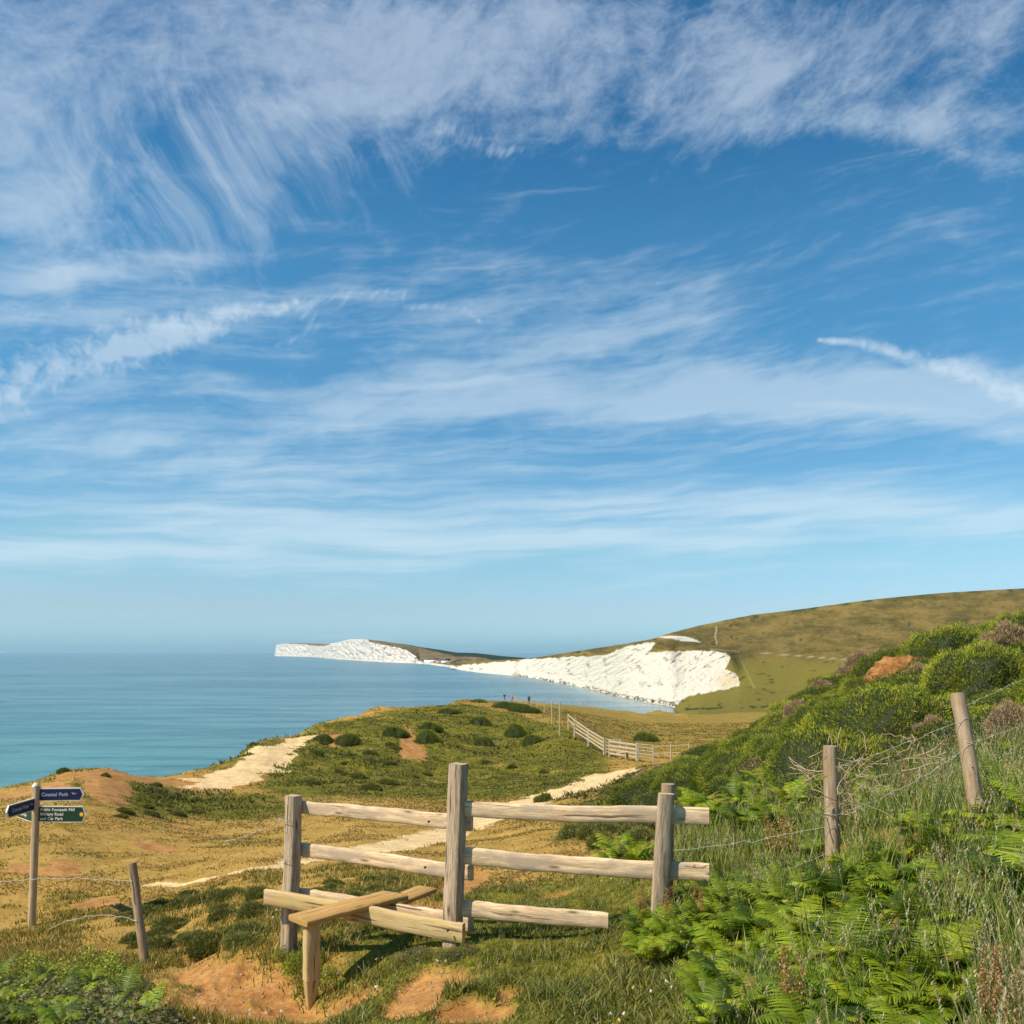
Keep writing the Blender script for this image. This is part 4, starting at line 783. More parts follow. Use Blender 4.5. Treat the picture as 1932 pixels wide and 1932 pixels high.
# ---------------------------------------------------------------- signpost
def paint(name, c, r=.45): return mat(name, lambda t: t.mix(t.step(t.noise(t.pos(), 40, 4, .6), .6, .75) * .25, c, tuple(q * .6 + .12 for q in c)), r, .4)
M_navy = paint('navy_paint', (.006, .012, .060)); M_green = paint('green_paint', (.006, .045, .022)); M_cream = paint('cream_paint', (.78, .68, .52)); M_white = paint('white_paint', (.75, .73, .68)); M_yel = paint('yellow_disc', (.85, .48, .02)); M_grey = paint('grey_lettering', (.40, .44, .50))
SG = empty('signpost', pt(60, 1752, 11), 'round wooden signpost with four finger boards on the left', 'signpost'); bpy.context.view_layer.update()
SB = SG.location
tp = pt(67.8, 1482, 11); bt = pt(59, 1752, 11)
def under(o): o.parent = SG; o.matrix_parent_inverse = Matrix.Translation(-SB); return o
under(stick('pole', bt - Vector((0, 0, .5)), tp, .092, .092, W_pole, None, up=(0, 1, 0), seed=51, seg=14, round_=True, rough=.001))
cp = tp + Vector((0, 0, .0)); under(stick('cap', cp - Vector((0, 0, .015)), cp + Vector((0, 0, .03)), .1, .1, M_cream, None, up=(0, 1, 0), seed=52, seg=2, round_=True, rough=0, taper=(1, .55)))
def finger(z, length, height, ang, m, edge, text, tsize, seed, emblem=None, flip=False, tcol=None, tilt=0.0):
    """pointed board; ang is the heading of its tip in the ground plane."""
    th = .02; Hh = height / 2; tip = .045; b = .012
    prof = [(0.035, -Hh), (length - tip, -Hh), (length, 0), (length - tip, Hh), (0.035, Hh)]; inn = [(0.045, -Hh + b), (length - tip - b * .3, -Hh + b), (length - b * 1.4, 0), (length - tip - b * .3, Hh - b), (0.045, Hh - b)]
    n = 5; V = [(x, -th / 2, y) for x, y in prof] + [(x, th / 2, y) for x, y in prof]; F = [list(range(n - 1, -1, -1)), list(range(n, 2 * n))] + [[i, (i + 1) % n, n + (i + 1) % n, n + i] for i in range(n)]
    me = bpy.data.meshes.new('finger_board'); me.from_pydata(V, [], F); me.materials.append(edge); bd = link('finger_board', me)
    V = [(x, -th / 2 - .0025, y) for x, y in inn] + [(x, th / 2 + .0025, y) for x, y in inn]; me = bpy.data.meshes.new('painted_panel'); me.from_pydata(V, [], [list(range(n - 1, -1, -1)), list(range(n, 2 * n))]); me.materials.append(m)
    c = Vector((tp.x, tp.y, EYE + z)); bd.matrix_world = Matrix.Translation(c) @ Matrix.Rotation(ang, 4, 'Z') @ Matrix.Rotation(tilt, 4, 'Y')
    pn = link('painted_panel', me, bd)
    fs = -1 if not flip else 1                # which side faces the camera
    def put(me, nm, x, zz): o = link(nm, me, bd); o.location = (x, fs * (th / 2 + .005), zz); o.rotation_euler = (R(90), 0, 0 if not flip else R(180)); return o
    for k, ln in enumerate(text):
        cu = bpy.data.curves.new('lettering', 'FONT'); cu.body = ln; cu.size = tsize; cu.align_y = 'CENTER'; cu.extrude = .0012; cu.offset = .0008; cu.space_character = 1.05; to = bpy.data.objects.new('t', cu); COL.objects.link(to); bpy.context.view_layer.update()
        me = bpy.data.meshes.new_from_object(to.evaluated_get(bpy.context.evaluated_depsgraph_get())); bpy.data.objects.remove(to); me.materials.clear(); me.materials.append(tcol or M_white)
        zz = (len(text) - 1) * tsize * .55 - k * tsize * 1.1; x0 = .075 if not flip else length - .10
        put(me, 'lettering', x0, zz)
    if emblem == 'disc':
        n_ = 36; pts = [(.026 * (1 + .10 * math.cos(6 * q * 2 * math.pi / n_)) * math.cos(q * 2 * math.pi / n_), .026 * (1 + .10 * math.cos(6 * q * 2 * math.pi / n_)) * math.sin(q * 2 * math.pi / n_), 0) for q in range(n_)]
        me = bpy.data.meshes.new('waymark_disc'); me.from_pydata(pts, [], [list(range(n_))]); me.materials.append(M_yel); put(me, 'waymark_disc', length - .055, 0)
    if emblem == 'bird':
        pts = [(-.035, .022, 0), (-.008, .006, 0), (.0, .004, 0), (.030, .004, 0), (.034, -.001, 0), (.006, -.006, 0), (-.010, -.010, 0), (-.016, -.004, 0), (-.026, .008, 0)]
        me = bpy.data.meshes.new('bird_emblem'); me.from_pydata(pts, [], [list(range(len(pts)))]); me.materials.append(M_grey); put(me, 'bird_emblem', length - .12 if not flip else .1, .01)
    under(bd); return bd
finger(-1.815, .60, .165, R(4), M_navy, M_white, ['Coastal Path'], .062, 1, 'bird', tcol=M_grey)
finger(-2.06, .66, .205, R(-1), M_green, M_cream, ['Public Footpath F60', 'Military Road', 'and Car Park'], .052, 2, 'disc')
finger(-1.93, .60, .155, R(-92), M_navy, M_white, ['Coastal Path'], .062, 3, 'bird', flip=True, tcol=M_grey)
finger(-2.08, .66, .19, R(180 - 42), M_green, M_cream, ['Public Footpath', 'Compton Bay'], .052, 4, None, flip=True)
# ---------------------------------------------------------------- fences in the valley and along the cliff top
def up_at(u, v, Y=None):
    p = hit(u, v, 30) if Y is None else None
    if p is None: y = Y; x = (u - 966) / F0 * y; p = Vector((x, y, float(ground(x, y))))
    return p
VFN = empty('rail_fence', (0, 0, 0), 'pale four rail timber fence running down to the valley gate', 'fence')
fp = [pt(1072.6, 1368, 76), pt(1084, 1385, 72), pt(1110.4, 1401, 68), pt(1139.7, 1421, 65)]; ft = [pt(1072.6, 1347, 76), pt(1084, 1356, 72), pt(1110.4, 1375, 68), pt(1139.7, 1392, 65)]
for i, (a, b) in enumerate(zip(fp, ft)): stick('post', a - Vector((0, 0, .9)), b, .17, .17, W_far, VFN, up=(0, 1, 0), seed=60 + i, seg=3, chamfer=.02)
for i in range(3):
    for k, f in enumerate((.90, .66, .42, .18) if i else (.88, .5)): stick('rail', fp[i].lerp(ft[i], f) - Vector((0, .1, 0)), fp[i + 1].lerp(ft[i + 1], f) - Vector((0, .1, 0)), .05, .13, W_far, VFN, seed=70 + 4 * i + k, seg=4, chamfer=.01)
M_metal = mat('galvanised_steel', lambda t: (.38, .35, .28), .5, .5)
GT = empty('field_gate', (0, 0, 0), 'light metal bar gate between the rail fence and the timber stile', 'gate')
a, b = pt(1143, 1424, 64.6), pt(1172, 1431, 63.5); at_, bt_ = pt(1143, 1394, 64.6), pt(1172, 1395.5, 63.5)
for f in (.98, .78, .58, .38, .18): v_, F_ = tube([a.lerp(at_, f), b.lerp(bt_, f)], .03, 6); link('bar', meshdata('bar', v_, F_, M_metal, True), GT)
for q in (a, b): v_, F_ = tube([q, q + Vector((0, 0, 1.18))], .035, 6); link('upright', meshdata('upright', v_, F_, M_metal, True), GT)
BS = empty('valley_stile', (0, 0, 0), 'pale timber stile with crossing boards beside the far gate post', 'stile')
a0, a1 = pt(1150, 1427, 63), pt(1200, 1434, 61.5)
for k, (f0, h) in enumerate(((.95, .16), (.68, .16), (.42, .15), (.18, .14))): stick('rail', a0 + Vector((0, 0, 1.15 * f0)), a1 + Vector((0, 0, 1.12 * f0)), .06, h, W_far, BS, seed=90 + k, seg=4, chamfer=.01)
for q, hh_ in ((a0, 1.2), (a0.lerp(a1, .42), 1.25), (a0.lerp(a1, .68), .95)): stick('post', q - Vector((0, -.1, .6)), q + Vector((0, .1, hh_)), .13, .13, W_far, BS, up=(0, 1, 0), seed=95, seg=3, chamfer=.015)
stick('step', a0.lerp(a1, .55) + Vector((-.5, -.7, .45)), a0.lerp(a1, .75) + Vector((.5, .7, .45)), .3, .07, W_far, BS, seed=97, seg=3, chamfer=.01); q = a0.lerp(a1, .58) + Vector((0, -.55, 0)); stick('step_leg', q - Vector((0, 0, .5)), q + Vector((0, 0, .42)), .1, .1, W_far, BS, up=(0, 1, 0), seed=98, seg=3, chamfer=.01)
GP = stick('gate_post', pt(1202, 1436, 61.2) - Vector((0, 0, .6)), pt(1202, 1402, 61.2), .2, .2, W_far, None, up=(0, 1, 0), seed=99, seg=3, chamfer=.02); tag(GP, 'thick pale gate post between the valley stile and the farm gate', 'post')
G2 = empty('field_gate', (0, 0, 0), 'wide metal farm gate at the right end of the valley fence', 'gate')
a, b = pt(1205, 1434.5, 61), pt(1232, 1438, 60)
for f in (1.16, .94, .72, .50, .28): v_, F_ = tube([a + Vector((0, 0, f)), b + Vector((0, 0, f))], .028, 6); link('bar', meshdata('bar', v_, F_, M_metal, True), G2)
for q in (a, b): v_, F_ = tube([q, q + Vector((0, 0, 1.2))], .035, 6); link('upright', meshdata('upright', v_, F_, M_metal, True), G2)
wf = empty('line_fence', (0, 0, 0), 'thin wire fence leading right from the farm gate into the gorse', 'fence')
q0, q1 = pt(1233, 1438, 60), pt(1300, 1436, 58)
for f in (0, .5, 1): q = q0.lerp(q1, f); stick('post', q - Vector((0, 0, .6)), q + Vector((0, 0, 1.2)), .09, .09, W_far, wf, up=(0, 1, 0), seed=101, seg=2, round_=True)
for h in (1.1, .6): v_, F_ = tube([q0 + Vector((0, 0, h)), q1 + Vector((0, 0, h))], .02, 4); link('wire', meshdata('wire', v_, F_, M_wire, True), wf)
# cliff top posts, each its own
cl_p = [(1056, 1323.6, 1350.5, 71), (1041, 1322, 1344, 84), (1027, 1321.6, 1340, 104), (1014.4, 1318.5, 1334.5, 118), (1003, 1317, 1332, 126), (993.4, 1315.5, 1330.5, 132), (984.5, 1313.5, 1328.5, 140), (978, 1313.5, 1327.5, 148), (973.6, 1313, 1326.5, 156), (970.5, 1313, 1326, 164)]
CF = empty('clifftop_fence', (0, 0, 0), 'line of pale thin posts and wires climbing to the walkers on the cliff top', 'fence'); prev = None
for i, (u, v0, v1, Y) in enumerate(cl_p):
    b_ = pt(u, v1, Y); t_ = pt(u, v0, Y); stick('post', Vector((b_.x, b_.y, min(b_.z, float(ground(b_.x, b_.y))) - .6)), t_, .13, .13, W_far, CF, up=(0, 1, 0), seed=110 + i, seg=2, chamfer=.01)
    if prev:
        for f in (.92, .5): v_, F_ = tube([prev[0].lerp(prev[1], f), b_.lerp(t_, f)], .006, 4); link('wire', meshdata('wire', v_, F_, M_wire, True), CF)
    prev = (b_, t_)
L_ = []
SF = empty('clifftop_fence', (0, 0, 0), 'faint row of small posts along the far edge of the field above the bay', 'fence')
for u in np.arange(1066, 1150, 10.5):
    q = up_at(u, 0, 205.0); stick('post', q - Vector((0, 0, .5)), q + Vector((0, 0, 1.2)), .12, .12, W_far, SF, up=(0, 1, 0), seed=130, seg=2, chamfer=.01); L_.append(q + Vector((0, 0, 1.0)))
v_, F_ = tube(L_, .012, 4); link('wire', meshdata('wire', v_, F_, M_wire, True), SF)
# ---------------------------------------------------------------- walkers on the cliff top
def skin_m(n, c): return mat(n, lambda t: c, .8, .2)
M_skin = skin_m('skin', (.50, .30, .20))
def person(u, v, Y, top, legs, hair, label, stride=.18, turn=0.0, arm=.1, Hh=1.72, pack=None):
    x = (u - 966) / F0 * Y; z0 = float(ground(x, Y)); root = empty('person', (x, Y, z0), label, 'person', 'walkers on the cliff top', turn)
    J = {'pel': (0, 0, .93), 'waist': (0, 0, 1.08), 'chest': (0, .01, 1.30), 'neck': (0, .01, 1.46), 'jaw': (0, -.02, 1.54), 'head': (0, -.01, 1.63), 'crown': (0, 0, 1.71),
         'hl': (-.09, 0, .88), 'kl': (-.10, -stride * .5, .50), 'al': (-.10, -stride * .9, .09), 'fl': (-.10, -stride * .9 - .15, .03), 'hr': (.09, 0, .88), 'kr': (.10, stride * .25, .49), 'ar': (.10, stride, .10), 'fr': (.10, stride - .14, .03),
         'sl': (-.19, .01, 1.40), 'el': (-.25, arm, 1.12), 'wl': (-.25, arm - .06, .88), 'dl': (-.25, arm - .08, .78), 'sr': (.19, .01, 1.40), 'er': (.25, -arm, 1.12), 'wr': (.24, -arm - .12, .90), 'dr': (.24, -arm - .14, .81)}
    Rr = {'pel': .14, 'waist': .12, 'chest': .15, 'neck': .055, 'jaw': .07, 'head': .095, 'crown': .06, 'hl': .09, 'kl': .06, 'al': .04, 'fl': .035, 'hr': .09, 'kr': .06, 'ar': .04, 'fr': .035, 'sl': .06, 'el': .042, 'wl': .03, 'dl': .035, 'sr': .06, 'er': .042, 'wr': .03, 'dr': .035}
    names = list(J); idx = {k: i for i, k in enumerate(names)}; ed = [('pel', 'waist'), ('waist', 'chest'), ('chest', 'neck'), ('neck', 'jaw'), ('jaw', 'head'), ('head', 'crown'), ('pel', 'hl'), ('hl', 'kl'), ('kl', 'al'), ('al', 'fl'), ('pel', 'hr'), ('hr', 'kr'), ('kr', 'ar'), ('ar', 'fr'), ('chest', 'sl'), ('sl', 'el'), ('el', 'wl'), ('wl', 'dl'), ('chest', 'sr'), ('sr', 'er'), ('er', 'wr'), ('wr', 'dr')]
    def skin(keys, grow, nm, m, edges):
        ks = [k for k in names if k in keys]; ii = {k: i for i, k in enumerate(ks)}; me = bpy.data.meshes.new(nm); me.from_pydata([J[k] for k in ks], [(ii[a], ii[b]) for a, b in edges if a in ii and b in ii], []); o = link(nm, me)
        md = o.modifiers.new('s', 'SKIN'); o.modifiers.new('u', 'SUBSURF').levels = 1
        for k in ks: me.skin_vertices[0].data[ii[k]].radius = (Rr[k] * grow, Rr[k] * grow); me.skin_vertices[0].data[ii[k]].use_root = (k == ks[0])
        bpy.context.view_layer.update(); m2 = bpy.data.meshes.new_from_object(o.evaluated_get(bpy.context.evaluated_depsgraph_get())); bpy.data.objects.remove(o); m2.materials.clear(); m2.materials.append(m); return link(nm, m2, root)
    skin(names, 1.0, 'body', M_skin, ed); skin(['waist', 'chest', 'sl', 'el', 'sr', 'er', 'pel'], 1.16, 'shirt', top, ed); skin(['pel', 'hl', 'kl', 'hr', 'kr'] + (['al', 'ar'] if legs[1] else []), 1.2, 'trousers', legs[0], ed); skin(['head', 'crown'], 1.15, 'hair', hair, ed)
    if pack: o = link('rucksack', meshdata('rucksack', [(a * .15, .12 + b * .11 + (.04 if c > 0 else 0), 1.22 + c * .22) for a in (-1, 1) for b in (0, 1) for c in (-1, 1)], np.array([(0, 1, 3, 2), (4, 6, 7, 5), (0, 4, 5, 1), (2, 3, 7, 6), (0, 2, 6, 4), (1, 5, 7, 3)]), pack), root)
    root.scale = (Hh / 1.72,) * 3; return root
C_ = skin_m
person(952, 1323, 172, C_('navy_cloth', (.02, .03, .09)), (C_('tan_cloth', (.35, .22, .15)), False), C_('dark_hair', (.03, .02, .015)), 'person in dark blue top and shorts, leftmost walker', .22, R(20))
person(966.3, 1324, 176, C_('red_cloth', (.65, .05, .10)), (C_('pink_cloth', (.55, .12, .18)), True), C_('brown_hair', (.08, .04, .02)), 'person in bright red clothes, middle walker', .16, R(-60), .06)
person(998, 1324, 160, C_('slate_cloth', (.06, .09, .10)), (C_('olive_cloth', (.05, .06, .04)), True), C_('black_hair', (.02, .02, .02)), 'person in dark grey clothes among the clifftop posts', .14, R(150), .05, pack=C_('pack_cloth', (.03, .05, .03)))
# ---------------------------------------------------------------- bay village and boulders
def house(u, v, Y, w, d, h, roofc, wallc, label, rz):
    p = pt(u, v, Y); root = empty('house', p, label, 'house', 'white houses in the far bay', rz); hw, hd = w / 2, d / 2
    link('wall', meshdata('wall', [(x, y, z) for x in (-hw, hw) for y in (-hd, hd) for z in (-6, h)], np.array([(0, 1, 3, 2), (4, 6, 7, 5), (0, 4, 5, 1), (2, 3, 7, 6), (1, 5, 7, 3)]), wallc), root)
    e = .5; link('roof', meshdata('roof', [(-hw - e, -hd - e, h + .05), (hw + e, -hd - e, h + .05), (hw + e, hd + e, h + .05), (-hw - e, hd + e, h + .05), (-hw - e, 0, h + d * .4), (hw + e, 0, h + d * .4)], [np.array([(0, 1, 5, 4), (2, 3, 4, 5), (3, 2, 1, 0)]), np.array([(0, 4, 3), (1, 2, 5)])], roofc), root)
    n = 4; q = []; 
    for k in range(n):
        for zz in ((.35,) if h < 8 else (.25, .65)):
            x = -hw + w * (k + .5) / n; link('window', meshdata('window', [(x - .6, -hd - .04, h * zz), (x + .6, -hd - .04, h * zz), (x + .6, -hd - .04, h * zz + 1.6), (x - .6, -hd - .04, h * zz + 1.6)], np.array([[0, 1, 2, 3]]), M_dark), root)
M_wall = paint('white_render', (.74, .72, .66)); M_slate = paint('slate_roof', (.12, .10, .10)); M_tile = paint('tile_roof', (.30, .14, .08))
for k, (u, v, Y, w, d, h, r_, lab) in enumerate([(806, 1250, 2700, 26, 12, 9, 0, 'leftmost white house at the foot of the distant headland'), (818, 1251, 2650, 34, 14, 10, 0, 'long white building second from the left in the bay'), (829, 1252.5, 2500, 20, 12, 8, 1, 'small red roofed house in the bay hamlet'), (841, 1253, 2420, 26, 14, 11, 0, 'tall white house in the middle of the bay hamlet'),
        (853, 1255, 2300, 22, 12, 7, 1, 'low house right of the tall white one'), (862, 1252.5, 2450, 24, 12, 8, 0, 'house set back on the slope above the beach'), (872, 1251.2, 2500, 44, 12, 7, 0, 'long pale building at the right end of the bay hamlet'), (795, 1251.5, 2680, 14, 10, 7, 1, 'tiny house tucked under the chalk cliff end')]):
    house(u, v, Y, w, d, h, (M_slate, M_tile)[r_], M_wall, lab, R(-20 + 9 * k))
rs = np.random.RandomState(77); Vs, Fs, o_ = [], [], 0; M_rock = mat('boulder', lambda t: t.mix(t.step(t.noise(t.pos(), .4, 4), .4, .6), (.16, .12, .08), (.62, .56, .47)), .9, .1)
su = [906, 988, 1029, 1097, 1138, 1179, 1234, 1269]; sv = [1269, 1276, 1283, 1296, 1307, 1317, 1326, 1332]
for _ in range(240):
    u = rs.uniform(980, 1285) if rs.rand() < .5 else rs.choice([1140, 1175, 1215, 1262]) + rs.normal(0, 14); v = np.interp(u, su, sv) + rs.uniform(-2.2, .9); Y = min(35 * F0 / (v - VH), 1600); x = (u - 966) / F0 * Y; r = rs.uniform(.8, 2.6)
    dirs = np.array([(a, b, c) for a in (-1, 1) for b in (-1, 1) for c in (-1, 1)], float) * rs.uniform(.55, 1, (8, 3)) * r + np.array([x, Y, SEA + .4]); Vs.append(dirs); Fs.append(np.array([(0, 1, 3, 2), (4, 6, 7, 5), (0, 4, 5, 1), (2, 3, 7, 6), (0, 2, 6, 4), (1, 5, 7, 3)]) + o_); o_ += 8
tag(link('boulders', meshdata('boulders', np.concatenate(Vs), np.concatenate(Fs), M_rock)), kind='stuff')
# a torn earth lip near the hilltop
sp = pt(1700, 1266, 19.5); g0 = float(ground(sp.x, sp.y)); th_ = np.linspace(0, 2 * np.pi, 60); ph_ = np.linspace(-.3, np.pi / 2, 26); T_, Q_ = np.meshgrid(th_, ph_, indexing='ij')
r_ = 1 + (fbm(np.cos(T_) * np.cos(Q_) * 2.2 + 9, np.sin(T_) * np.cos(Q_) * 2.2 + np.sin(Q_) * 3, 5, 222) - .5) * .9 + (fbm(T_ * 4, Q_ * 7, 4, 223) - .5) * .25
eb = np.stack([.78 * r_ * np.cos(T_) * np.cos(Q_), .7 * r_ * np.sin(T_) * np.cos(Q_), .50 * r_ * np.sin(Q_)], -1).reshape(-1, 3)
M_earth = mat('rusty_earth', lambda t: (t.mix(t.step(t.noise(t.pos(), 3, 6, .7), .36, .64), (.22, .085, .028), (.50, .24, .085)), t.bump(t.noise(t.pos(), 5, 6, .75), .9, .1)), .95, .05)
link('earth_bank', meshdata('earth_bank', eb, gridfaces(60, 26), M_earth, True), None, (sp.x, sp.y, g0 + .08))['kind'] = 'structure'
# loose stones on the bare soil
rs = np.random.RandomState(78); Vs, Fs, o_ = [], [], 0
for _ in range(420):
    u, v = (rs.uniform(330, 640), rs.uniform(1790, 1950)) if rs.rand() < .5 else (rs.uniform(680, 930), rs.uniform(1800, 1950)) if rs.rand() < .7 else (rs.uniform(740, 920), rs.uniform(1600, 1720)); p = hit(u, v)
    if glook(di, p.x, p.y) < .4: continue
    r = rs.uniform(.003, .011) * (1.6 if rs.rand() < .1 else 1); Vs.append(np.array([(a, b, c) for a in (-1, 1) for b in (-1, 1) for c in (-.6, .6)], float) * rs.uniform(.5, 1, (8, 3)) * r + np.array(p)); Fs.append(np.array([(0, 1, 3, 2), (4, 6, 7, 5), (0, 4, 5, 1), (2, 3, 7, 6), (0, 2, 6, 4), (1, 5, 7, 3)]) + o_); o_ += 8
M_stone = mat('small_stone', lambda t: t.mix(t.noise(t.pos(), 17, 2), (.24, .13, .06), (.52, .36, .22)), .9, .1)
tag(link('pebbles', meshdata('pebbles', np.concatenate(Vs), np.concatenate(Fs), M_stone)), kind='stuff')
# dead twigs caught in the wire
def twigs(p, n, sp, seed, label, length=.24):
    rs = np.random.RandomState(seed); Vs, Fs, o = [], [], 0
    for _ in range(n):
        a = np.array(p) + rs.normal(0, 1, 3) * np.array(sp); d = rs.normal(0, 1, 3) * np.array([1, .5, .6]); pts = [a]
        for q in range(5): d = d + rs.normal(0, .45, 3); pts.append(pts[-1] + d / np.linalg.norm(d) * length / 5)
        v, f = tube(pts, rs.uniform(.0018, .004), 4); Vs.append(v); Fs.append(f + o); o += len(v)
    return tag(link('dead_branch', meshdata('dead_branch', np.concatenate(Vs), np.concatenate(Fs), M_twig)), label, 'branch')
M_twig = mat('bleached_twig', lambda t: t.mix(t.noise(t.pos(), 12, 3), (.30, .19, .10), (.58, .43, .27)), .85, .1)
twigs(pt(1545, 1475, 5.65), 30, (.07, .06, .06), 1, 'tangle of pale dead twigs left of the nearer wire fence post'); twigs(pt(1625, 1440, 5.6), 26, (.12, .08, .03), 2, 'pale twigs caught along the top wire right of the nearer post'); twigs(pt(1600, 1520, 5.5), 26, (.05, .05, .06), 3, 'bunch of dry stems behind the nearer wire fence post', .25); twigs(pt(1735, 1425, 5.8), 18, (.10, .08, .04), 4, 'brown twigs hanging on the wires midway between the two posts')
# ---------------------------------------------------------------- sun and sky
AZ = R(SUN_AZ); EL = R(SUN_EL)             # azimuth from the view axis, positive to the right
S = Vector((math.sin(AZ) * math.cos(EL), math.cos(AZ) * math.cos(EL), math.sin(EL)))
ld = bpy.data.lights.new('sun', 'SUN'); ld.energy = 4.6; ld.angle = R(.5); ld.color = (1, .91, .74)
lo = bpy.data.objects.new('sun', ld); COL.objects.link(lo); lo.rotation_euler = S.to_track_quat('Z', 'Y').to_euler()
w = bpy.data.worlds.new('World'); SC.world = w; w.use_nodes = True; t = Nt(w.node_tree); bg = w.node_tree.nodes['Background']
sky = t.n('ShaderNodeTexSky', sky_type='NISHITA', sun_disc=False); sky.sun_elevation = EL; sky.sun_rotation = AZ; sky.altitude = 30
sky.air_density = 1.0; sky.dust_density = .6; sky.ozone_density = 2.2
dx, dy, dz = t.sep(t.tc('Generated'))
az = t.m('ARCTAN2', dx, dy) * F0 + 966.0; el = VH - t.m('ARCSINE', dz) * F0     # bearing and altitude, in survey units
def ae(u, v):
    a = (966 - v) / F0 + SH; c = Vector(((u - 966) / F0, math.cos(PITCH) - a * math.sin(PITCH), math.sin(PITCH) + a * math.cos(PITCH))).normalized()
    return math.atan2(c[0], c[1]) * F0 + 966, VH - math.asin(c[2]) * F0
V_ = t.xyz(az, el)
def noise2(vec, scale, det, rough, dist=0.0, col=False):
    r = t.noise(vec, scale, det, rough, dist, col); r.s.node.noise_dimensions = '2D'; return r
wn = noise2(V_, 1 / 420, 1, .5, 0, True); wn2 = noise2(V_, 1 / 95, 1, .5, 0, True)
def warp(a1, a2):
    q = t.vm('SCALE', t.vm('SUBTRACT', wn, (.5, .5, .5))); q.s.node.inputs[3].default_value = a1
    r = t.vm('SCALE', t.vm('SUBTRACT', wn2, (.5, .5, .5))); r.s.node.inputs[3].default_value = a2
    return t.vm('ADD', t.vm('ADD', V_, q), r)
WA = warp(300, 34); WB = warp(90, 18); WC = warp(34, 12)
def streak(vec, deg, lx, ly, det=6, rough=.6, off=0.0):
    mp = t.n('ShaderNodeMapping', vector_type='TEXTURE'); t.put(mp.inputs[0], vec)
    mp.inputs[1].default_value = (off * 91.0, off * 37.0, 0); mp.inputs[2].default_value = (0, 0, R(-deg)); mp.inputs[3].default_value = (lx, ly, 1e6)
    return noise2(E(t, mp.outputs[0]), 1, min(det, 5), rough + .04)
def blobs(lst, vec):
    tot = None
    for (u, v, ru, rv, deg, amp) in lst:
        cu, cv = ae(u, v); mp = t.n('ShaderNodeMapping', vector_type='TEXTURE'); t.put(mp.inputs[0], vec)
        mp.inputs[1].default_value = (cu, cv, 0); mp.inputs[2].default_value = (0, 0, R(-deg)); mp.inputs[3].default_value = (ru * 2.3, rv * 2.3, 1e6)
        g = t.n('ShaderNodeTexGradient', gradient_type='QUADRATIC_SPHERE'); w.node_tree.links.new(mp.outputs[0], g.inputs[0])
        tot = t.m('MULTIPLY_ADD', E(t, g.outputs['Fac']), amp, 0.0 if tot is None else tot)
    return tot
# high veil over the top and left
M1 = blobs([(120,150,330,260,20,.85),(30,400,120,130,0,.6),(560,70,330,150,0,.75),(900,130,240,90,0,.45),(1000,60,420,90,0,.55),(1250,110,190,90,0,.35),(1390,120,190,90,0,.35),(1430,150,80,70,0,.3),(1750,60,330,120,0,.75),(1880,200,160,100,-25,.45),(1250,235,260,26,4,.4),(1650,250,260,22,-8,.35),(1840,290,170,22,-22,.35),(1000,235,160,24,8,.35),(640,180,200,50,15,.4)], WB)
f1 = streak(WA, 20, 260, 120, 5, .6); f2 = streak(WA, -50, 150, 64, 5, .64, 3.0); f3 = streak(WB, 12, 120, 60, 5, .7, 7.0)
fan = blobs([(300,330,330,190,0,1.0)], V_)
fib = f2 * fan + f3 * (1.0 - fan)
D1 = t.step(M1 + (f1 - .5) * 1.1 + (fib - .5) * 1.25, .27, 1.32)
# feathered fans hanging below the veil
FB = blobs([(330,400,130,100,-50,.40),(480,260,60,110,-25,.42),(180,440,90,60,-50,.3),(610,250,120,80,35,.42),(430,330,120,110,-60,.3),(760,260,200,60,20,.25)], WB)
D2 = t.step(FB + (f2 - .5) * 1.25, .14, .95) * .5
# broad thin sheets across the middle, streaks toward the horizon
st = streak(WC, 5, 520, 44, 5, .6, 11.0); st2 = streak(WB, 9, 340, 74, 5, .62, 15.0); st3 = streak(WC, 1, 480, 26, 4, .55, 19.0)
MB = blobs([(820,775,640,75,5,.58),(1250,745,520,50,-2,.5),(1700,765,420,50,-4,1.1),(250,850,420,90,2,.42),(60,515,170,26,10,.8),(330,485,120,18,14,.7),(120,590,300,34,6,.75),(560,520,330,60,14,.28),(1050,560,420,80,8,.3),(1100,640,330,40,14,.42),(1500,600,380,60,-2,.25),(1830,445,130,34,-8,.45),(1000,500,500,60,4,.2)], WB)
D3 = t.step(MB + (st2 - .5) * 1.15 + (st - .5) * .8 + (f3 - .5) * .5, .06, .95) * .88
ML = blobs([(900,985,1100,70,0,.62),(350,1060,700,50,3,.42),(1500,960,380,22,-3,.5),(100,1030,230,26,6,.55),(1100,1020,480,16,0,.45),(1880,975,160,22,0,.5),(900,880,900,60,4,.28),(1500,900,400,40,2,.1),(1150,1110,120,9,8,.5),(1390,1080,230,10,0,.35)], WC)
D4 = t.step(ML + (st - .5) * .9 + (st3 - .5) * 1.0, .08, .95) * .8
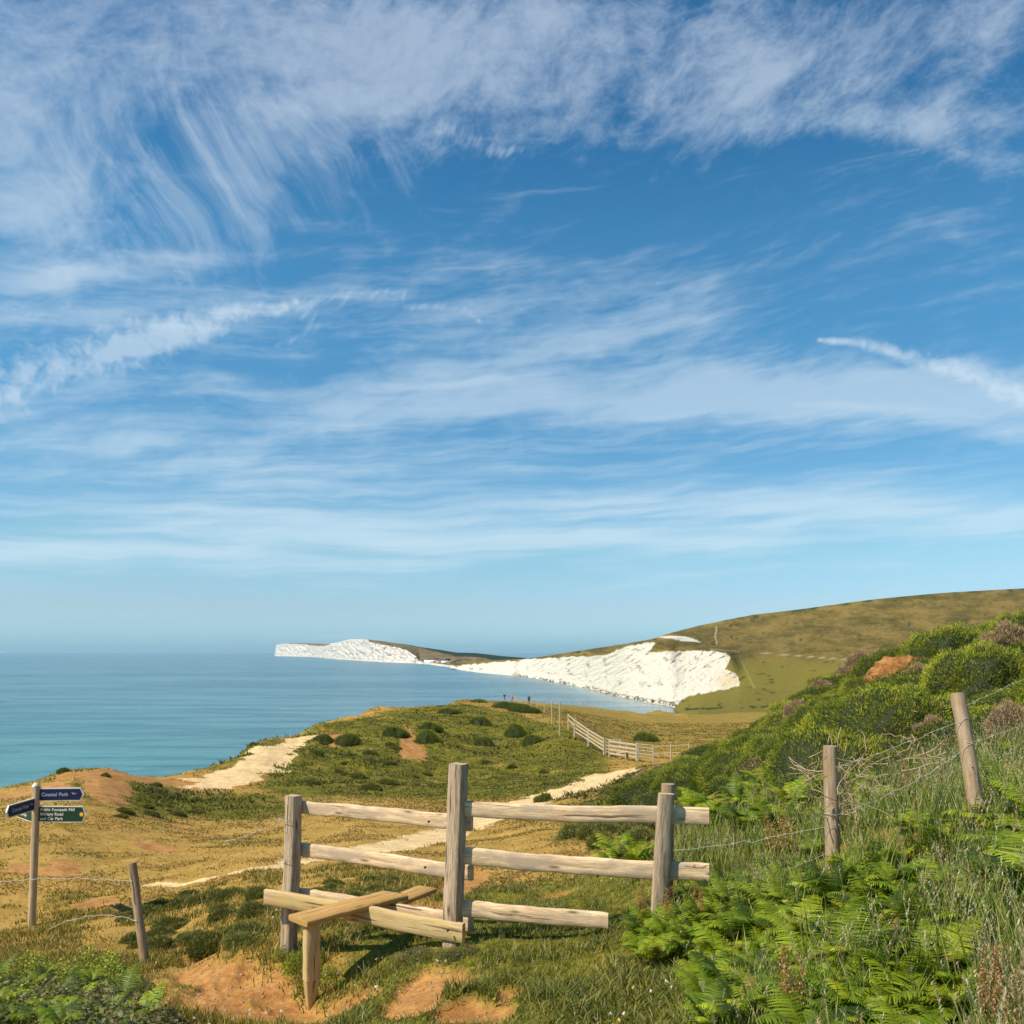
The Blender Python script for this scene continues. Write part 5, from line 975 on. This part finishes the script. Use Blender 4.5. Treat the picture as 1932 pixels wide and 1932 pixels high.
# condensation trails
def trail_(pts, ws, vec, lump):
    x, y, _ = t.sep(vec); tot = None
    for (a, b, wa, wb) in zip(pts[:-1], pts[1:], ws[:-1], ws[1:]):
        A, B = Vector(ae(*a)), Vector(ae(*b)); d = B - A; L2 = d.length_squared
        tt = t.m('ADD', (x - A.x) * (d.x / L2) + (y - A.y) * (d.y / L2), 0.0, clamp=True)
        px = x - A.x - tt * d.x; py = y - A.y - tt * d.y; w_ = tt * (wb - wa) + wa
        g = t.m('EXPONENT', (px * px + py * py) / (w_ * w_) * -1.0); tot = g if tot is None else t.m('MAXIMUM', tot, g)
    return tot
lump = noise2(V_, 1 / 26, 4, .62, .3); lump2 = streak(WC, 55, 50, 14, 5, .6, 31.0)
T1 = trail_([(-60,760),(60,700),(180,665),(330,622),(450,590),(560,568)], [42,42,38,30,20,12], WC, 0)
T1b = trail_([(200,690),(330,650),(430,628)], [26,30,10], WC, 0) * .6
T2 = trail_([(560,575),(650,560),(700,548),(765,552)], [8,16,14,12], WC, 0) * .55
T3 = trail_([(770,580),(830,575),(890,588),(915,605)], [8,10,12,5], WC, 0) * .6
T2b = trail_([(580,575),(615,610),(540,655)], [22,22,8], WB, 0) * .42
T6 = trail_([(835,225),(880,245),(920,262),(990,260)], [20,16,9,6], WB, 0) * .55
T4 = trail_([(1555,648),(1620,655),(1700,672),(1800,698),(1960,752)], [5,9,14,20,24], WC, 0)
T5 = trail_([(1500,765),(1640,775),(1800,790),(1960,822)], [6,14,22,30], WC, 0) * .6
T7 = trail_([(300,745),(600,745),(820,730),(1010,705)], [10,22,14,6], WC, 0) * .5
T23 = T2 + T3 + T2b + T6
TR = t.m('MAXIMUM', t.step(T1 + T1b + (lump - .5) * 1.7 * t.m('MULTIPLY', T1 + T1b, 3.0, clamp=True), .25, 1.35), t.step(T23 + (lump2 - .5) * 1.3 * t.m('MULTIPLY', T23, 4.0, clamp=True), .2, 1.0) * .7)
TR = t.m('MAXIMUM', TR, t.step(T4 + (lump - .5) * 1.5 * t.m('MULTIPLY', T4, 3.0, clamp=True), .2, 1.25)); TR = t.m('MAXIMUM', TR, t.step(T5 + T7 + (st2 - .5) * .8, .15, 1.0) * .6)
dens = 1.0 - (1.0 - D1 * .74) * (1.0 - D2) * (1.0 - D3 * .66) * (1.0 - D4 * .85) * (1.0 - TR * .5)
ccol = t.mix(t.lin(el, 250, 1000), (.385, .475, .60), (.53, .67, .76)); ccol = t.mix(TR, ccol, (.58, .68, .76))
air = [(0, (.30,.95,1.2)), (300, (.26,.95,1.23)), (500, (.48,1.2,1.38)), (650, (.53,1.22,1.38)), (850, (.62,1.14,1.28)), (1050, (.86,1.2,1.26)), (1150, (.88,1.1,1.38)), (1225, (.72,1.28,1.9))]
tint = t.ramp(el * (1 / 1300), [(p / 1300, tuple(q * .425 for q in c)) for p, c in air])
base = t.mix(1.0, t.mix(1.0, E(t, sky.outputs[0]), (2.0, 2.0, 2.0), 'MULTIPLY'), tint, 'MULTIPLY')
skyc = t.mix(t.lin(dens, 0, 1) * t.lin(dz, -.01, .02), base, t.mix(1.0, ccol, (1 / SKYS,) * 3, 'MULTIPLY'))
t.put(bg.inputs[0], skyc); bg.inputs[1].default_value = SKYS

w.cycles.sampling_method = 'MANUAL'; w.cycles.sample_map_resolution = 256
